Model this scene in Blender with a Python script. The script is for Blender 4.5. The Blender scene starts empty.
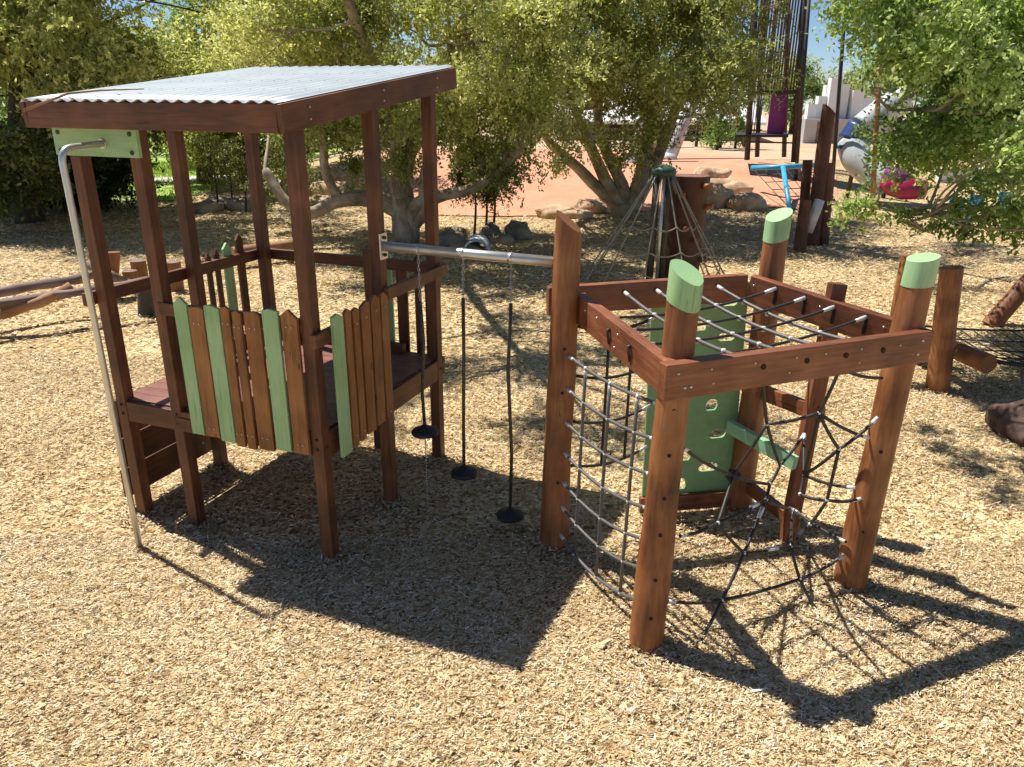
import bpy, math, random
import numpy as np
from mathutils import Vector, Matrix, noise
S = bpy.context.scene
COL = S.collection
rng = np.random.default_rng(7); random.seed(7)
R_ = math.radians
# ---------------------------------------------------------------- camera
F_PX, PITCH, ROLL, HC = 758.0, R_(20.38), R_(0.41), 3.0
cp, sp = math.cos(PITCH), math.sin(PITCH)
FW = np.array([0, cp, -sp]); RT0 = np.array([1., 0, 0]); UP0 = np.array([0, sp, cp])
RT = RT0*math.cos(ROLL)+UP0*math.sin(ROLL); UP = UP0*math.cos(ROLL)-RT0*math.sin(ROLL)
CAMP = np.array([0, 0, HC])
cd = bpy.data.cameras.new('camera'); cam = bpy.data.objects.new('camera', cd); COL.objects.link(cam)
cam.matrix_world = Matrix(((RT[0], UP[0], -FW[0], 0), (RT[1], UP[1], -FW[1], 0), (RT[2], UP[2], -FW[2], HC), (0, 0, 0, 1)))
cd.sensor_width = 36; cd.lens = 36*F_PX/1024; cd.clip_end = 500; cd.clip_start = .05
S.camera = cam
# ---------------------------------------------------------------- light
SUNV = Vector((-.443, .299, 1)).normalized()
w = bpy.data.worlds.new('World'); S.world = w; w.use_nodes = True
nt = w.node_tree; bg = nt.nodes['Background']
sky = nt.nodes.new('ShaderNodeTexSky'); sky.sky_type = 'NISHITA'; sky.sun_disc = False
sky.sun_elevation = math.asin(SUNV.z); sky.sun_rotation = math.atan2(SUNV.x, SUNV.y)
nt.links.new(sky.outputs[0], bg.inputs[0]); bg.inputs[1].default_value = .075
sky.dust_density = 0; sky.ozone_density = 4.5; sky.altitude = 2500
sl = bpy.data.lights.new('sun', 'SUN'); sl.energy = 5.0; sl.angle = R_(.45); sl.color = (1, .95, .87)
so = bpy.data.objects.new('sun', sl); COL.objects.link(so)
so.rotation_euler = SUNV.to_track_quat('Z', 'Y').to_euler()
S.view_settings.view_transform = 'Standard'; S.view_settings.look = 'None'
S.view_settings.exposure = 0.55; S.view_settings.gamma = 1
# ---------------------------------------------------------------- measuring helpers
def ray(px, py): return FW+RT*(px-512)/F_PX+UP*(383.5-py)/F_PX
def G(px, py, z=0):
    d = ray(px, py); return CAMP+d*((z-HC)/d[2])
def AT(px, py, Y):
    d = ray(px, py); return CAMP+d*(Y/d[1])
def PLN(px, py, p0, n):
    d = ray(px, py); p0 = np.array(p0, float); n = np.array(n, float)
    return CAMP+d*(((p0-CAMP)@n)/(d@n))
def PJ(P):
    d = np.asarray(P, float)-CAMP; return 512+F_PX*(d@RT)/(d@FW), 383.5-F_PX*(d@UP)/(d@FW)
def PV(foot, py):
    f = np.array([foot[0], foot[1], 0.]); a, b = -1., 9.
    for _ in range(50):
        m = (a+b)/2
        if PJ(f+[0, 0, m])[1] > py: a = m
        else: b = m
    return a
def sm(t): t = np.clip(t, 0, 1); return t*t*(3-2*t)
def terr(x, y): return .9*sm((np.asarray(y)-22.)/9)*sm((np.asarray(x)+12)/6.)
def T(px, py):
    z = 0.
    for _ in range(60):
        p = G(px, py, z); z = .5*z+.5*float(terr(p[0], p[1]))
    p = G(px, py, z); return p
# ---------------------------------------------------------------- materials
def mat(name):
    m = bpy.data.materials.new(name); m.use_nodes = True
    return m, m.node_tree.nodes, m.node_tree.links, m.node_tree.nodes['Principled BSDF']
def ramp(N, stops):
    r = N.new('ShaderNodeValToRGB'); e = r.color_ramp.elements
    while len(e) < len(stops): e.new(.5)
    for i, (p, c) in enumerate(stops): e[i].position = p; e[i].color = (*c, 1)
    return r
def wood(name, dark, mid, light, rough=.55, bump=.25, knots=True, stretch=(2.2, 28, 28), crack=.3):
    m, N, L, b = mat(name)
    at = N.new('ShaderNodeAttribute'); at.attribute_name = 'gr'
    mp = N.new('ShaderNodeMapping'); mp.inputs['Scale'].default_value = stretch
    L.new(at.outputs['Vector'], mp.inputs[0])
    n1 = N.new('ShaderNodeTexNoise'); n1.inputs['Scale'].default_value = 1.6; n1.inputs['Detail'].default_value = 7; n1.inputs['Roughness'].default_value = .65
    n1.inputs['Distortion'].default_value = .6
    L.new(mp.outputs[0], n1.inputs[0])
    n2 = N.new('ShaderNodeTexNoise'); n2.inputs['Scale'].default_value = 3.0; n2.inputs['Detail'].default_value = 3
    L.new(at.outputs['Vector'], n2.inputs[0])
    mx = N.new('ShaderNodeMath'); mx.operation = 'MULTIPLY_ADD'; mx.inputs[1].default_value = .55
    L.new(n2.outputs[0], mx.inputs[0]); ml = N.new('ShaderNodeMath'); ml.operation = 'MULTIPLY'; ml.inputs[1].default_value = .5
    L.new(n1.outputs[0], ml.inputs[0]); L.new(ml.outputs[0], mx.inputs[2])
    r = ramp(N, [(.34, dark), (.52, mid), (.72, light)]); L.new(mx.outputs[0], r.inputs[0])
    out = r.outputs[0]
    if knots:
        v = N.new('ShaderNodeTexVoronoi'); v.inputs['Scale'].default_value = 2.4
        mk = N.new('ShaderNodeMapping'); mk.inputs['Scale'].default_value = (1, 2.2, 2.2); L.new(at.outputs['Vector'], mk.inputs[0]); L.new(mk.outputs[0], v.inputs[0])
        kr = ramp(N, [(.03, (.25, .25, .25)), (.09, (1, 1, 1))]); L.new(v.outputs['Distance'], kr.inputs[0])
        mm = N.new('ShaderNodeMixRGB'); mm.blend_type = 'MULTIPLY'; mm.inputs[0].default_value = .8
        L.new(out, mm.inputs[1]); L.new(kr.outputs[0], mm.inputs[2]); out = mm.outputs[0]
    mc = N.new('ShaderNodeMapping'); mc.inputs['Scale'].default_value = (.55, 22, 22); L.new(at.outputs['Vector'], mc.inputs[0])
    nc = N.new('ShaderNodeTexNoise'); nc.inputs['Scale'].default_value = 1.3; nc.inputs['Detail'].default_value = 2; nc.inputs['Distortion'].default_value = .4; L.new(mc.outputs[0], nc.inputs[0])
    cr = ramp(N, [(.485, (1, 1, 1)), (.5, (crack, crack, crack)), (.515, (1, 1, 1))]); L.new(nc.outputs[0], cr.inputs[0])
    gate = N.new('ShaderNodeTexNoise'); gate.inputs['Scale'].default_value = 1.7; L.new(at.outputs['Vector'], gate.inputs[0])
    gr_ = ramp(N, [(.5, (0, 0, 0)), (.58, (1, 1, 1))]); L.new(gate.outputs[0], gr_.inputs[0])
    mk2 = N.new('ShaderNodeMixRGB'); mk2.blend_type = 'MULTIPLY'; L.new(gr_.outputs[0], mk2.inputs[0]); L.new(out, mk2.inputs[1]); L.new(cr.outputs[0], mk2.inputs[2]); out = mk2.outputs[0]
    L.new(out, b.inputs['Base Color'])
    rr = N.new('ShaderNodeMapRange'); rr.inputs[3].default_value = rough-.12; rr.inputs[4].default_value = rough+.18
    L.new(n1.outputs[0], rr.inputs[0]); L.new(rr.outputs[0], b.inputs['Roughness'])
    bp = N.new('ShaderNodeBump'); bp.inputs['Strength'].default_value = bump; bp.inputs['Distance'].default_value = .004
    L.new(n1.outputs[0], bp.inputs['Height']); L.new(bp.outputs[0], b.inputs['Normal'])
    return m
def noisy(name, c1, c2, scale=8, rough=.6, bump=.1, bd=.005, metal=0, spec=.5, detail=5):
    m, N, L, b = mat(name)
    tc = N.new('ShaderNodeTexCoord')
    n = N.new('ShaderNodeTexNoise'); n.inputs['Scale'].default_value = scale; n.inputs['Detail'].default_value = detail; n.inputs['Roughness'].default_value = .6
    L.new(tc.outputs['Object'], n.inputs[0])
    r = ramp(N, [(.35, c1), (.65, c2)]); L.new(n.outputs[0], r.inputs[0]); L.new(r.outputs[0], b.inputs['Base Color'])
    b.inputs['Roughness'].default_value = rough; b.inputs['Metallic'].default_value = metal; b.inputs['Specular IOR Level'].default_value = spec
    if bump:
        bp = N.new('ShaderNodeBump'); bp.inputs['Strength'].default_value = bump; bp.inputs['Distance'].default_value = bd
        L.new(n.outputs[0], bp.inputs['Height']); L.new(bp.outputs[0], b.inputs['Normal'])
    return m
def rndmat(name, stops, rough=.6, trans=0, tcol=None, spec=.3):
    m, N, L, b = mat(name)
    at = N.new('ShaderNodeAttribute'); at.attribute_name = 'rnd'
    r = ramp(N, stops); L.new(at.outputs['Fac'], r.inputs[0]); L.new(r.outputs[0], b.inputs['Base Color'])
    b.inputs['Roughness'].default_value = rough; b.inputs['Specular IOR Level'].default_value = spec
    if trans:
        tr = N.new('ShaderNodeBsdfTranslucent'); mx = N.new('ShaderNodeMixShader'); mx.inputs[0].default_value = trans
        hs = N.new('ShaderNodeMixRGB'); hs.blend_type = 'MULTIPLY'; hs.inputs[0].default_value = 1; hs.inputs[2].default_value = (*tcol, 1)
        L.new(r.outputs[0], hs.inputs[1]); L.new(hs.outputs[0], tr.inputs[0])
        L.new(b.outputs[0], mx.inputs[1]); L.new(tr.outputs[0], mx.inputs[2])
        L.new(mx.outputs[0], N['Material Output'].inputs[0])
    return m
M = {}
M['timber'] = wood('oiled_timber', (.035, .011, .006), (.125, .041, .015), (.25, .092, .036), rough=.5)
M['timber_top'] = M['timber']
M['picket'] = wood('picket_timber', (.11, .040, .012), (.29, .115, .03), (.44, .20, .06), rough=.55, stretch=(2, 30, 30))
M['deck'] = wood('deck_timber', (.11, .040, .030), (.22, .085, .062), (.32, .14, .10), rough=.45)
M['frame'] = wood('frame_timber', (.07, .021, .010), (.21, .070, .030), (.36, .14, .065), rough=.42)
M['log'] = wood('log_timber', (.07, .022, .008), (.26, .092, .028), (.44, .20, .075), rough=.5, stretch=(1.6, 14, 14))
M['palelog'] = wood('pale_log_timber', (.22, .10, .045), (.36, .18, .085), (.46, .26, .14), rough=.7, stretch=(1.6, 14, 14))
M['greylog'] = wood('weathered_log', (.07, .048, .04), (.19, .125, .105), (.33, .24, .21), rough=.75, stretch=(1.6, 14, 14))
M['bark'] = wood('bark', (.12, .09, .06), (.32, .26, .18), (.52, .45, .35), rough=.9, bump=.8, stretch=(3, 9, 9), knots=False)
M['darkbark'] = wood('dark_bark', (.03, .022, .015), (.07, .05, .035), (.13, .10, .07), rough=.9, bump=.8, stretch=(3, 9, 9), knots=False)
M['green'] = wood('green_paint', (.23, .41, .17), (.34, .55, .26), (.43, .64, .36), rough=.45, knots=False, stretch=(2, 22, 22), crack=.55)
M['greenboard'] = noisy('green_board', (.20, .38, .17), (.24, .43, .20), 20, .42, .05, .001)
M['mint'] = wood('mint_paint', (.22, .42, .24), (.29, .53, .31), (.36, .61, .38), rough=.45, knots=False, crack=.6)
M['steel'] = noisy('stainless_steel', (.60, .57, .52), (.68, .66, .62), 6, .34, 0, .001, metal=.7)
M['bolt'] = noisy('bolt_steel', (.55, .54, .52), (.75, .74, .72), 40, .35, 0, metal=.9)
M['ferrule'] = noisy('rope_ferrule', (.62, .6, .58), (.8, .79, .78), 30, .35, 0, metal=.2)
M['rope'] = noisy('black_rope', (.012, .011, .011), (.05, .045, .045), 260, .5, .6, .002, detail=1)
M['greyrope'] = noisy('grey_rope', (.06, .055, .055), (.17, .155, .15), 240, .45, .6, .002, detail=1)
M['palerope'] = noisy('pale_rope', (.22, .2, .16), (.38, .34, .27), 100, .7, .4)
M['chain'] = noisy('chain_steel', (.22, .22, .21), (.7, .7, .68), 180, .4, .5, .002, metal=.6, detail=1)
M['hosed'] = noisy('sleeved_chain', (.03, .028, .022), (.085, .075, .055), 30, .5, .3)
M['rubber'] = noisy('black_rubber', (.010, .010, .013), (.022, .021, .026), 60, .6, .3)
M['hole'] = noisy('dark_recess', (.008, .005, .004), (.02, .012, .008), 30, .8, 0)
M['sheet'] = noisy('zincalume_sheet', (.44, .49, .52), (.54, .60, .62), 2.5, .42, .02, .001, metal=.1)
M['rock'] = noisy('sandstone', (.34, .20, .11), (.66, .50, .33), 2.2, .9, 1, .05)
M['greyrock'] = noisy('grey_rock', (.17, .14, .11), (.42, .34, .25), 2.6, .9, 1, .05)
M['redrock'] = noisy('red_brown_rock', (.03, .018, .014), (.12, .065, .05), 9, .85, 1, .03)
M['softfall'] = noisy('orange_softfall', (.56, .255, .145), (.65, .32, .195), 1.2, .9, .2, .01)
M['blue'] = noisy('blue_paint', (.05, .33, .60), (.07, .40, .68), 5, .4, 0)
M['bluecloth'] = noisy('sky_blue_plastic', (.05, .42, .75), (.09, .52, .85), 5, .4, 0)
M['blacksteel'] = noisy('dark_steel', (.02, .018, .016), (.05, .042, .036), 12, .5, 0)
M['olivepole'] = noisy('olive_brown_pole', (.06, .05, .032), (.11, .09, .06), 8, .5, .1)
M['white'] = noisy('white_wall', (.70, .70, .70), (.78, .78, .77), .8, .8, .05)
M['palewall'] = noisy('grey_wall', (.42, .40, .40), (.5, .48, .47), .8, .8, .05)
M['greypole'] = noisy('grey_painted_pole', (.48, .52, .58), (.62, .66, .70), 3, .45, 0)
M['navy'] = noisy('navy_plastic', (.02, .05, .16), (.03, .07, .2), 3, .35, 0)
M['red'] = noisy('red_plastic', (.27, .01, .06), (.36, .015, .08), 3, .35, 0)
M['purple'] = noisy('purple_panel', (.16, .015, .16), (.30, .03, .20), 3, .4, 0)
M['darkgreen'] = noisy('dark_green_cap', (.015, .055, .035), (.035, .09, .06), 6, .45, 0)
M['tubegrey'] = noisy('grey_tube_plastic', (.42, .46, .47), (.52, .56, .57), 3, .35, 0)
# ground materials
def groundmat():
    m, N, L, b = mat('wood_mulch')
    g = N.new('ShaderNodeNewGeometry')
    v = N.new('ShaderNodeTexVoronoi'); v.inputs['Scale'].default_value = 34; v.feature = 'F1'
    n0 = N.new('ShaderNodeTexNoise'); n0.inputs['Scale'].default_value = 9; n0.inputs['Detail'].default_value = 2
    L.new(g.outputs['Position'], n0.inputs[0])
    mx0 = N.new('ShaderNodeMixRGB'); mx0.blend_type = 'ADD'; mx0.inputs[0].default_value = .12
    L.new(g.outputs['Position'], mx0.inputs[1]); L.new(n0.outputs['Color'], mx0.inputs[2])
    L.new(mx0.outputs[0], v.inputs[0])
    sepc = N.new('ShaderNodeSeparateColor'); L.new(v.outputs['Color'], sepc.inputs[0])
    r = ramp(N, [(.0, (.16, .09, .035)), (.35, (.42, .29, .13)), (.7, (.64, .49, .25)), (1, (.84, .72, .46))])
    L.new(sepc.outputs[0], r.inputs[0])
    n = N.new('ShaderNodeTexNoise'); n.inputs['Scale'].default_value = .9; n.inputs['Detail'].default_value = 5; L.new(g.outputs['Position'], n.inputs[0])
    r2 = ramp(N, [(.35, (.80, .76, .72)), (.65, (1.06, 1.05, 1.03))]); L.new(n.outputs[0], r2.inputs[0])
    mm = N.new('ShaderNodeMixRGB'); mm.blend_type = 'MULTIPLY'; mm.inputs[0].default_value = 1
    L.new(r.outputs[0], mm.inputs[1]); L.new(r2.outputs[0], mm.inputs[2]); L.new(mm.outputs[0], b.inputs['Base Color'])
    b.inputs['Roughness'].default_value = .85; b.inputs['Specular IOR Level'].default_value = .15
    bp = N.new('ShaderNodeBump'); bp.inputs['Strength'].default_value = .9; bp.inputs['Distance'].default_value = .02
    n3 = N.new('ShaderNodeTexNoise'); n3.inputs['Scale'].default_value = 40; n3.inputs['Detail'].default_value = 3; L.new(g.outputs['Position'], n3.inputs[0])
    L.new(n3.outputs[0], bp.inputs['Height']); L.new(bp.outputs[0], b.inputs['Normal'])
    return m
M['mulch'] = groundmat()
M['chip'] = rndmat('wood_chip', [(0, (.10, .05, .02)), (.2, (.33, .215, .10)), (.5, (.58, .425, .228)), (.78, (.74, .60, .38)), (1, (.92, .83, .66))], rough=.6, spec=.25)
M['sand'] = noisy('sandy_ground', (.46, .31, .19), (.58, .42, .27), .6, .95, .3, .02)
M['lawn'] = noisy('lawn_soil', (.24, .34, .06), (.34, .46, .10), 3, .9, .5, .02)
M['path'] = noisy('pale_path', (.55, .52, .47), (.65, .62, .57), 3, .85, .1)
M['grassblade'] = rndmat('grass_blade', [(0, (.24, .36, .06)), (1, (.46, .58, .14))], .6, .3, (1, 1, .5))
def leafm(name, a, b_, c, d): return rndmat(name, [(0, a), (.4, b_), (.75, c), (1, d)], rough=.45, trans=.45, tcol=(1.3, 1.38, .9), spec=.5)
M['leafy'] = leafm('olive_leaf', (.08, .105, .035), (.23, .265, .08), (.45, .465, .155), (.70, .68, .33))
M['leafg'] = leafm('green_leaf', (.06, .10, .03), (.15, .235, .06), (.30, .41, .105), (.55, .64, .27))
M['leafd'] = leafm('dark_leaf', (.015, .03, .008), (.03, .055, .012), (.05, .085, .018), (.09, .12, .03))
M['leafo'] = leafm('dull_leaf', (.07, .08, .03), (.15, .16, .05), (.24, .24, .08), (.36, .34, .14))
# ---------------------------------------------------------------- mesh builder
def nrm(v): v = np.asarray(v, float); return v/max(np.linalg.norm(v), 1e-9)
def perp(d):
    a = np.array([0, 0, 1.]) if abs(d[2]) < .9 else np.array([1., 0, 0])
    s = nrm(np.cross(d, a)); return s, nrm(np.cross(s, d))
class MB:
    def __init__(self): self.v = []; self.g = []; self.f = []; self.s = []
    def add(self, vs, gs, fs, smooth=False):
        o = len(self.v); self.v += [tuple(p) for p in vs]; self.g += [tuple(p) for p in gs]
        self.f += [tuple(i+o for i in f) for f in fs]; self.s += [smooth]*len(fs)
    def box(self, a, b, wd, ht, up=(0, 0, 1), top=None):
        """bar from a to b, wd across, ht along 'up'"""
        a = np.array(a, float); b = np.array(b, float); d = b-a; Ln = np.linalg.norm(d); d = d/Ln
        up = np.array(up, float); sd = nrm(np.cross(d, up)); u2 = nrm(np.cross(sd, d))
        off = rng.uniform(-50, 50, 3); vs = []; gs = []
        for t in (0, 1):
            for (i, j) in ((-1, -1), (1, -1), (1, 1), (-1, 1)):
                vs.append(a+d*Ln*t+sd*i*wd/2+u2*j*ht/2); gs.append(off+[Ln*t, i*wd/2, j*ht/2])
        self.add(vs, gs, [(0, 3, 2, 1), (4, 5, 6, 7), (0, 1, 5, 4), (1, 2, 6, 5), (2, 3, 7, 6), (3, 0, 4, 7)])
        return self
    def aabox(self, c, s):
        c = np.array(c, float); return self.box(c-[s[0]/2, 0, 0], c+[s[0]/2, 0, 0], s[1], s[2])
    def tube(self, pts, r, seg=8, cap=True, wob=0, seed=0):
        pts = [np.array(p, float) for p in pts]; n = len(pts)
        rs = [r]*n if np.isscalar(r) else list(r)
        off = rng.uniform(-50, 50, 3); vs = []; gs = []; L = 0; sd = None
        for i, p in enumerate(pts):
            d = nrm((pts[min(i+1, n-1)]-pts[max(i-1, 0)]))
            if sd is None: sd, up = perp(d)
            else:
                sd = nrm(sd-d*(sd@d)); up = np.cross(sd, d)
            if i: L += np.linalg.norm(p-pts[i-1])
            for k in range(seg):
                th = 2*math.pi*k/seg; rr = rs[i]
                if wob: rr *= 1+wob*noise.noise(Vector((math.cos(th)*1.3+seed, math.sin(th)*1.3, L*2.2)))
                vs.append(p+(sd*math.cos(th)+up*math.sin(th))*rr); gs.append(off+[L, math.cos(th)*rs[i], math.sin(th)*rs[i]])
        fs = [(i*seg+k, i*seg+(k+1) % seg, (i+1)*seg+(k+1) % seg, (i+1)*seg+k) for i in range(n-1) for k in range(seg)]
        self.add(vs, gs, fs, True)
        if cap:
            o = len(self.v)-n*seg
            self.f.append(tuple(o+k for k in range(seg))[::-1]); self.f.append(tuple(o+(n-1)*seg+k for k in range(seg))); self.s += [False]*2
        return self
    def sphere(self, c, r, seg=8, rings=6, sc=(1, 1, 1)):
        vs = []; c = np.array(c, float)
        for i in range(rings+1):
            ph = math.pi*i/rings
            for k in range(seg):
                th = 2*math.pi*k/seg; vs.append(c+np.array([math.sin(ph)*math.cos(th)*sc[0], math.sin(ph)*math.sin(th)*sc[1], math.cos(ph)*sc[2]])*r)
        fs = [(i*seg+k, (i+1)*seg+k, (i+1)*seg+(k+1) % seg, i*seg+(k+1) % seg) for i in range(rings) for k in range(seg)]
        self.add(vs, vs, fs, True); return self
    def rock(self, c, s, seed):
        vs = []; seg, rings = 18, 12; c = np.array(c, float)
        for i in range(rings+1):
            ph = math.pi*i/rings
            for k in range(seg):
                th = 2*math.pi*k/seg; d = np.array([math.sin(ph)*math.cos(th), math.sin(ph)*math.sin(th), math.cos(ph)])
                q = Vector(d)*1.1+Vector((seed*3.1, seed*1.7, 0)); rr = 1+.38*noise.noise(q)+.16*noise.noise(q*2.7)+.08*noise.noise(q*6)
                d2 = np.sign(d)*np.abs(d)**.8
                vs.append(c+d2*rr*np.array(s))
        fs = [(i*seg+k, (i+1)*seg+k, (i+1)*seg+(k+1) % seg, i*seg+(k+1) % seg) for i in range(rings) for k in range(seg)]
        self.add(vs, vs, fs, True); return self
    def build(self, name, m, parent=None, loc=None, bevel=0):
        base = np.array(loc if loc is not None else (tuple(rootloc(parent)) if parent else (0, 0, 0)), float)
        me = bpy.data.meshes.new(name)
        me.from_pydata([tuple(np.array(p)-base) for p in self.v], [], self.f)
        a = me.attributes.new('gr', 'FLOAT_VECTOR', 'POINT'); a.data.foreach_set('vector', np.array(self.g, dtype=np.float32).ravel())
        me.polygons.foreach_set('use_smooth', self.s); me.update()
        o = bpy.data.objects.new(name, me); COL.objects.link(o); me.materials.append(m)
        if parent: o.parent = parent
        else: o.location = base
        if bevel:
            md = o.modifiers.new('edge', 'BEVEL'); md.width = bevel; md.segments = 2; md.limit_method = 'ANGLE'; md.angle_limit = R_(50)
        return o
def build_each(mb, name, m, parent):
    """every separate piece of mb becomes a mesh object of its own"""
    par = list(range(len(mb.v)))
    def fd(i):
        while par[i] != i: par[i] = par[par[i]]; i = par[i]
        return i
    for f in mb.f:
        for j in f[1:]: par[fd(j)] = fd(f[0])
    comp = {}
    for f, s_ in zip(mb.f, mb.s): comp.setdefault(fd(f[0]), []).append((f, s_))
    out = []
    for fs in comp.values():
        idx = sorted({i for f, _ in fs for i in f}); mp = {i: k for k, i in enumerate(idx)}; b = MB()
        b.v = [mb.v[i] for i in idx]; b.g = [mb.g[i] for i in idx]; b.f = [tuple(mp[i] for i in f) for f, _ in fs]; b.s = [s_ for _, s_ in fs]
        out.append(b.build(name, m, parent))
    return out
def clampm(mb, q, d, r1=.0125, r2=.0105, l1=.055, l2=.10):
    mb.tube([q+d*.003, q+d*l1, q+d*(l1+.004), q+d*l2], [r1, r1, r2, r2], 8)
def rootloc(o):
    while o.parent: o = o.parent
    return np.array(o.location)
def tag(o, label=None, cat=None, group=None, kind=None):
    if label: o['label'] = label
    if cat: o['category'] = cat
    if group: o['group'] = group
    if kind: o['kind'] = kind
    return o
def thing(name, label, cat, loc, group=None):
    o = bpy.data.objects.new(name, None); COL.objects.link(o); o.location = tuple(loc); o.empty_display_size = .1
    return tag(o, label, cat, group)
def copy_tree(o, parent=None):
    c = o.copy(); COL.objects.link(c); c.parent = parent
    for ch in list(o.children): copy_tree(ch, c)
    return c
def logmb(p0, p1, r0, r1, seed=0, cut=(0, 0, 0), seg=22, n=16, t0=0., t1=1., grow=0., wob=.10, bow=0., mb=None):
    """log from p0 to p1; cut = how far the top face slopes along world x, y"""
    p0 = np.array(p0, float); p1 = np.array(p1, float); ax = p1-p0; Ln = np.linalg.norm(ax); d = ax/Ln; sd, up = perp(d)
    mb = mb or MB(); vs = []; gs = []; cut = np.array(cut, float); off = np.array([seed*7.3, seed*3.1, 0])
    for i in range(n+1):
        t = t0+(t1-t0)*i/n; r = r0+(r1-r0)*t; c = p0+ax*t+sd*bow*math.sin(math.pi*t)
        wt = max(0, (t-.82)/.18)**1
        for k in range(seg):
            th = 2*math.pi*k/seg; rd = sd*math.cos(th)+up*math.sin(th)
            rr = r*(1+wob*noise.noise(Vector((math.cos(th)+seed*2, math.sin(th), t*Ln*1.7)))+.35*wob*noise.noise(Vector((math.cos(th)*3+seed, math.sin(th)*3, t*Ln*5))))+grow
            vs.append(c+rd*rr+d*wt*(rd*rr@cut)); gs.append(off+[t*Ln, math.cos(th)*r, math.sin(th)*r])
    fs = [(i*seg+k, i*seg+(k+1) % seg, (i+1)*seg+(k+1) % seg, (i+1)*seg+k) for i in range(n) for k in range(seg)]
    mb.add(vs, gs, fs, True)
    # top cap with its own centre, slightly dished
    o = len(mb.v); top = vs[-seg:]; ce = np.mean(top, axis=0)
    mb.add(list(top)+[ce-d*.004], [np.array(g)*[6, 1, 1] for g in gs[-seg:]]+[off+[Ln*6, 0, 0]], [(k, (k+1) % seg, seg) for k in range(seg)], False)
    bo = vs[:seg]; mb.add(list(bo)+[np.mean(bo, axis=0)], gs[:seg]+[off], [((k+1) % seg, k, seg) for k in range(seg)], False)
    return mb
def sag(a, b, s, n=10):
    a = np.array(a, float); b = np.array(b, float)
    return [a+(b-a)*t+np.array([0, 0, -s*4*t*(1-t)]) for t in np.linspace(0, 1, n+1)]
def quads(name, V, m, rnd, loc=(0, 0, 0), parent=None, smooth=False):
    """V: (n,4,3) array of quads -> one mesh with a per-quad random attribute"""
    n = len(V); me = bpy.data.meshes.new(name); me.vertices.add(n*4); me.loops.add(n*4); me.polygons.add(n)
    me.vertices.foreach_set('co', (V-np.array(loc)).astype(np.float32).ravel())
    me.loops.foreach_set('vertex_index', np.arange(n*4, dtype=np.int32)); me.polygons.foreach_set('loop_start', np.arange(0, n*4, 4, dtype=np.int32))
    try: me.polygons.foreach_set('loop_total', np.full(n, 4, dtype=np.int32))
    except Exception: pass
    a = me.attributes.new('rnd', 'FLOAT', 'POINT'); a.data.foreach_set('value', np.repeat(np.clip(rnd, 0, 1), 4).astype(np.float32))
    me.update(calc_edges=True); me.materials.append(m)
    o = bpy.data.objects.new(name, me); COL.objects.link(o)
    if parent: o.parent = parent
    else: o.location = loc
    return o
# ================================================================ SETTING
def sheet(name, xs, ys, m, dz=0, zf=terr, kind='structure'):
    X, Y = np.meshgrid(xs, ys); Z = zf(X, Y)+dz; nx, ny = len(xs), len(ys)
    mb = MB(); P = np.stack([X, Y, Z], -1).reshape(-1, 3)
    fs = [(j*nx+i, j*nx+i+1, (j+1)*nx+i+1, (j+1)*nx+i) for j in range(ny-1) for i in range(nx-1)]
    mb.add(P, P, fs, True); return tag(mb.build(name, m), kind=kind)
xs = np.concatenate([np.linspace(-160, -30, 8), np.linspace(-28, 30, 88), np.linspace(36, 160, 8)])
ys = np.concatenate([np.linspace(-12, 18, 14), np.linspace(19, 34, 40), np.linspace(36, 240, 12)])
sheet('ground', xs, ys, M['mulch'])
# sandy ground beyond the mound
sheet('sandy_path', np.linspace(-9, 120, 60), np.concatenate([np.linspace(31.5, 34, 8), np.linspace(36, 240, 10)]), M['sand'], .012)
sheet('lawn', np.linspace(-90, -10.5, 20), np.linspace(24.2, 120, 20), M['lawn'], .012, zf=lambda x, y: terr(x, y))
sheet('footpath', np.linspace(-90, -10.6, 20), np.linspace(29.5, 31.8, 3), M['path'], .03)
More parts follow.
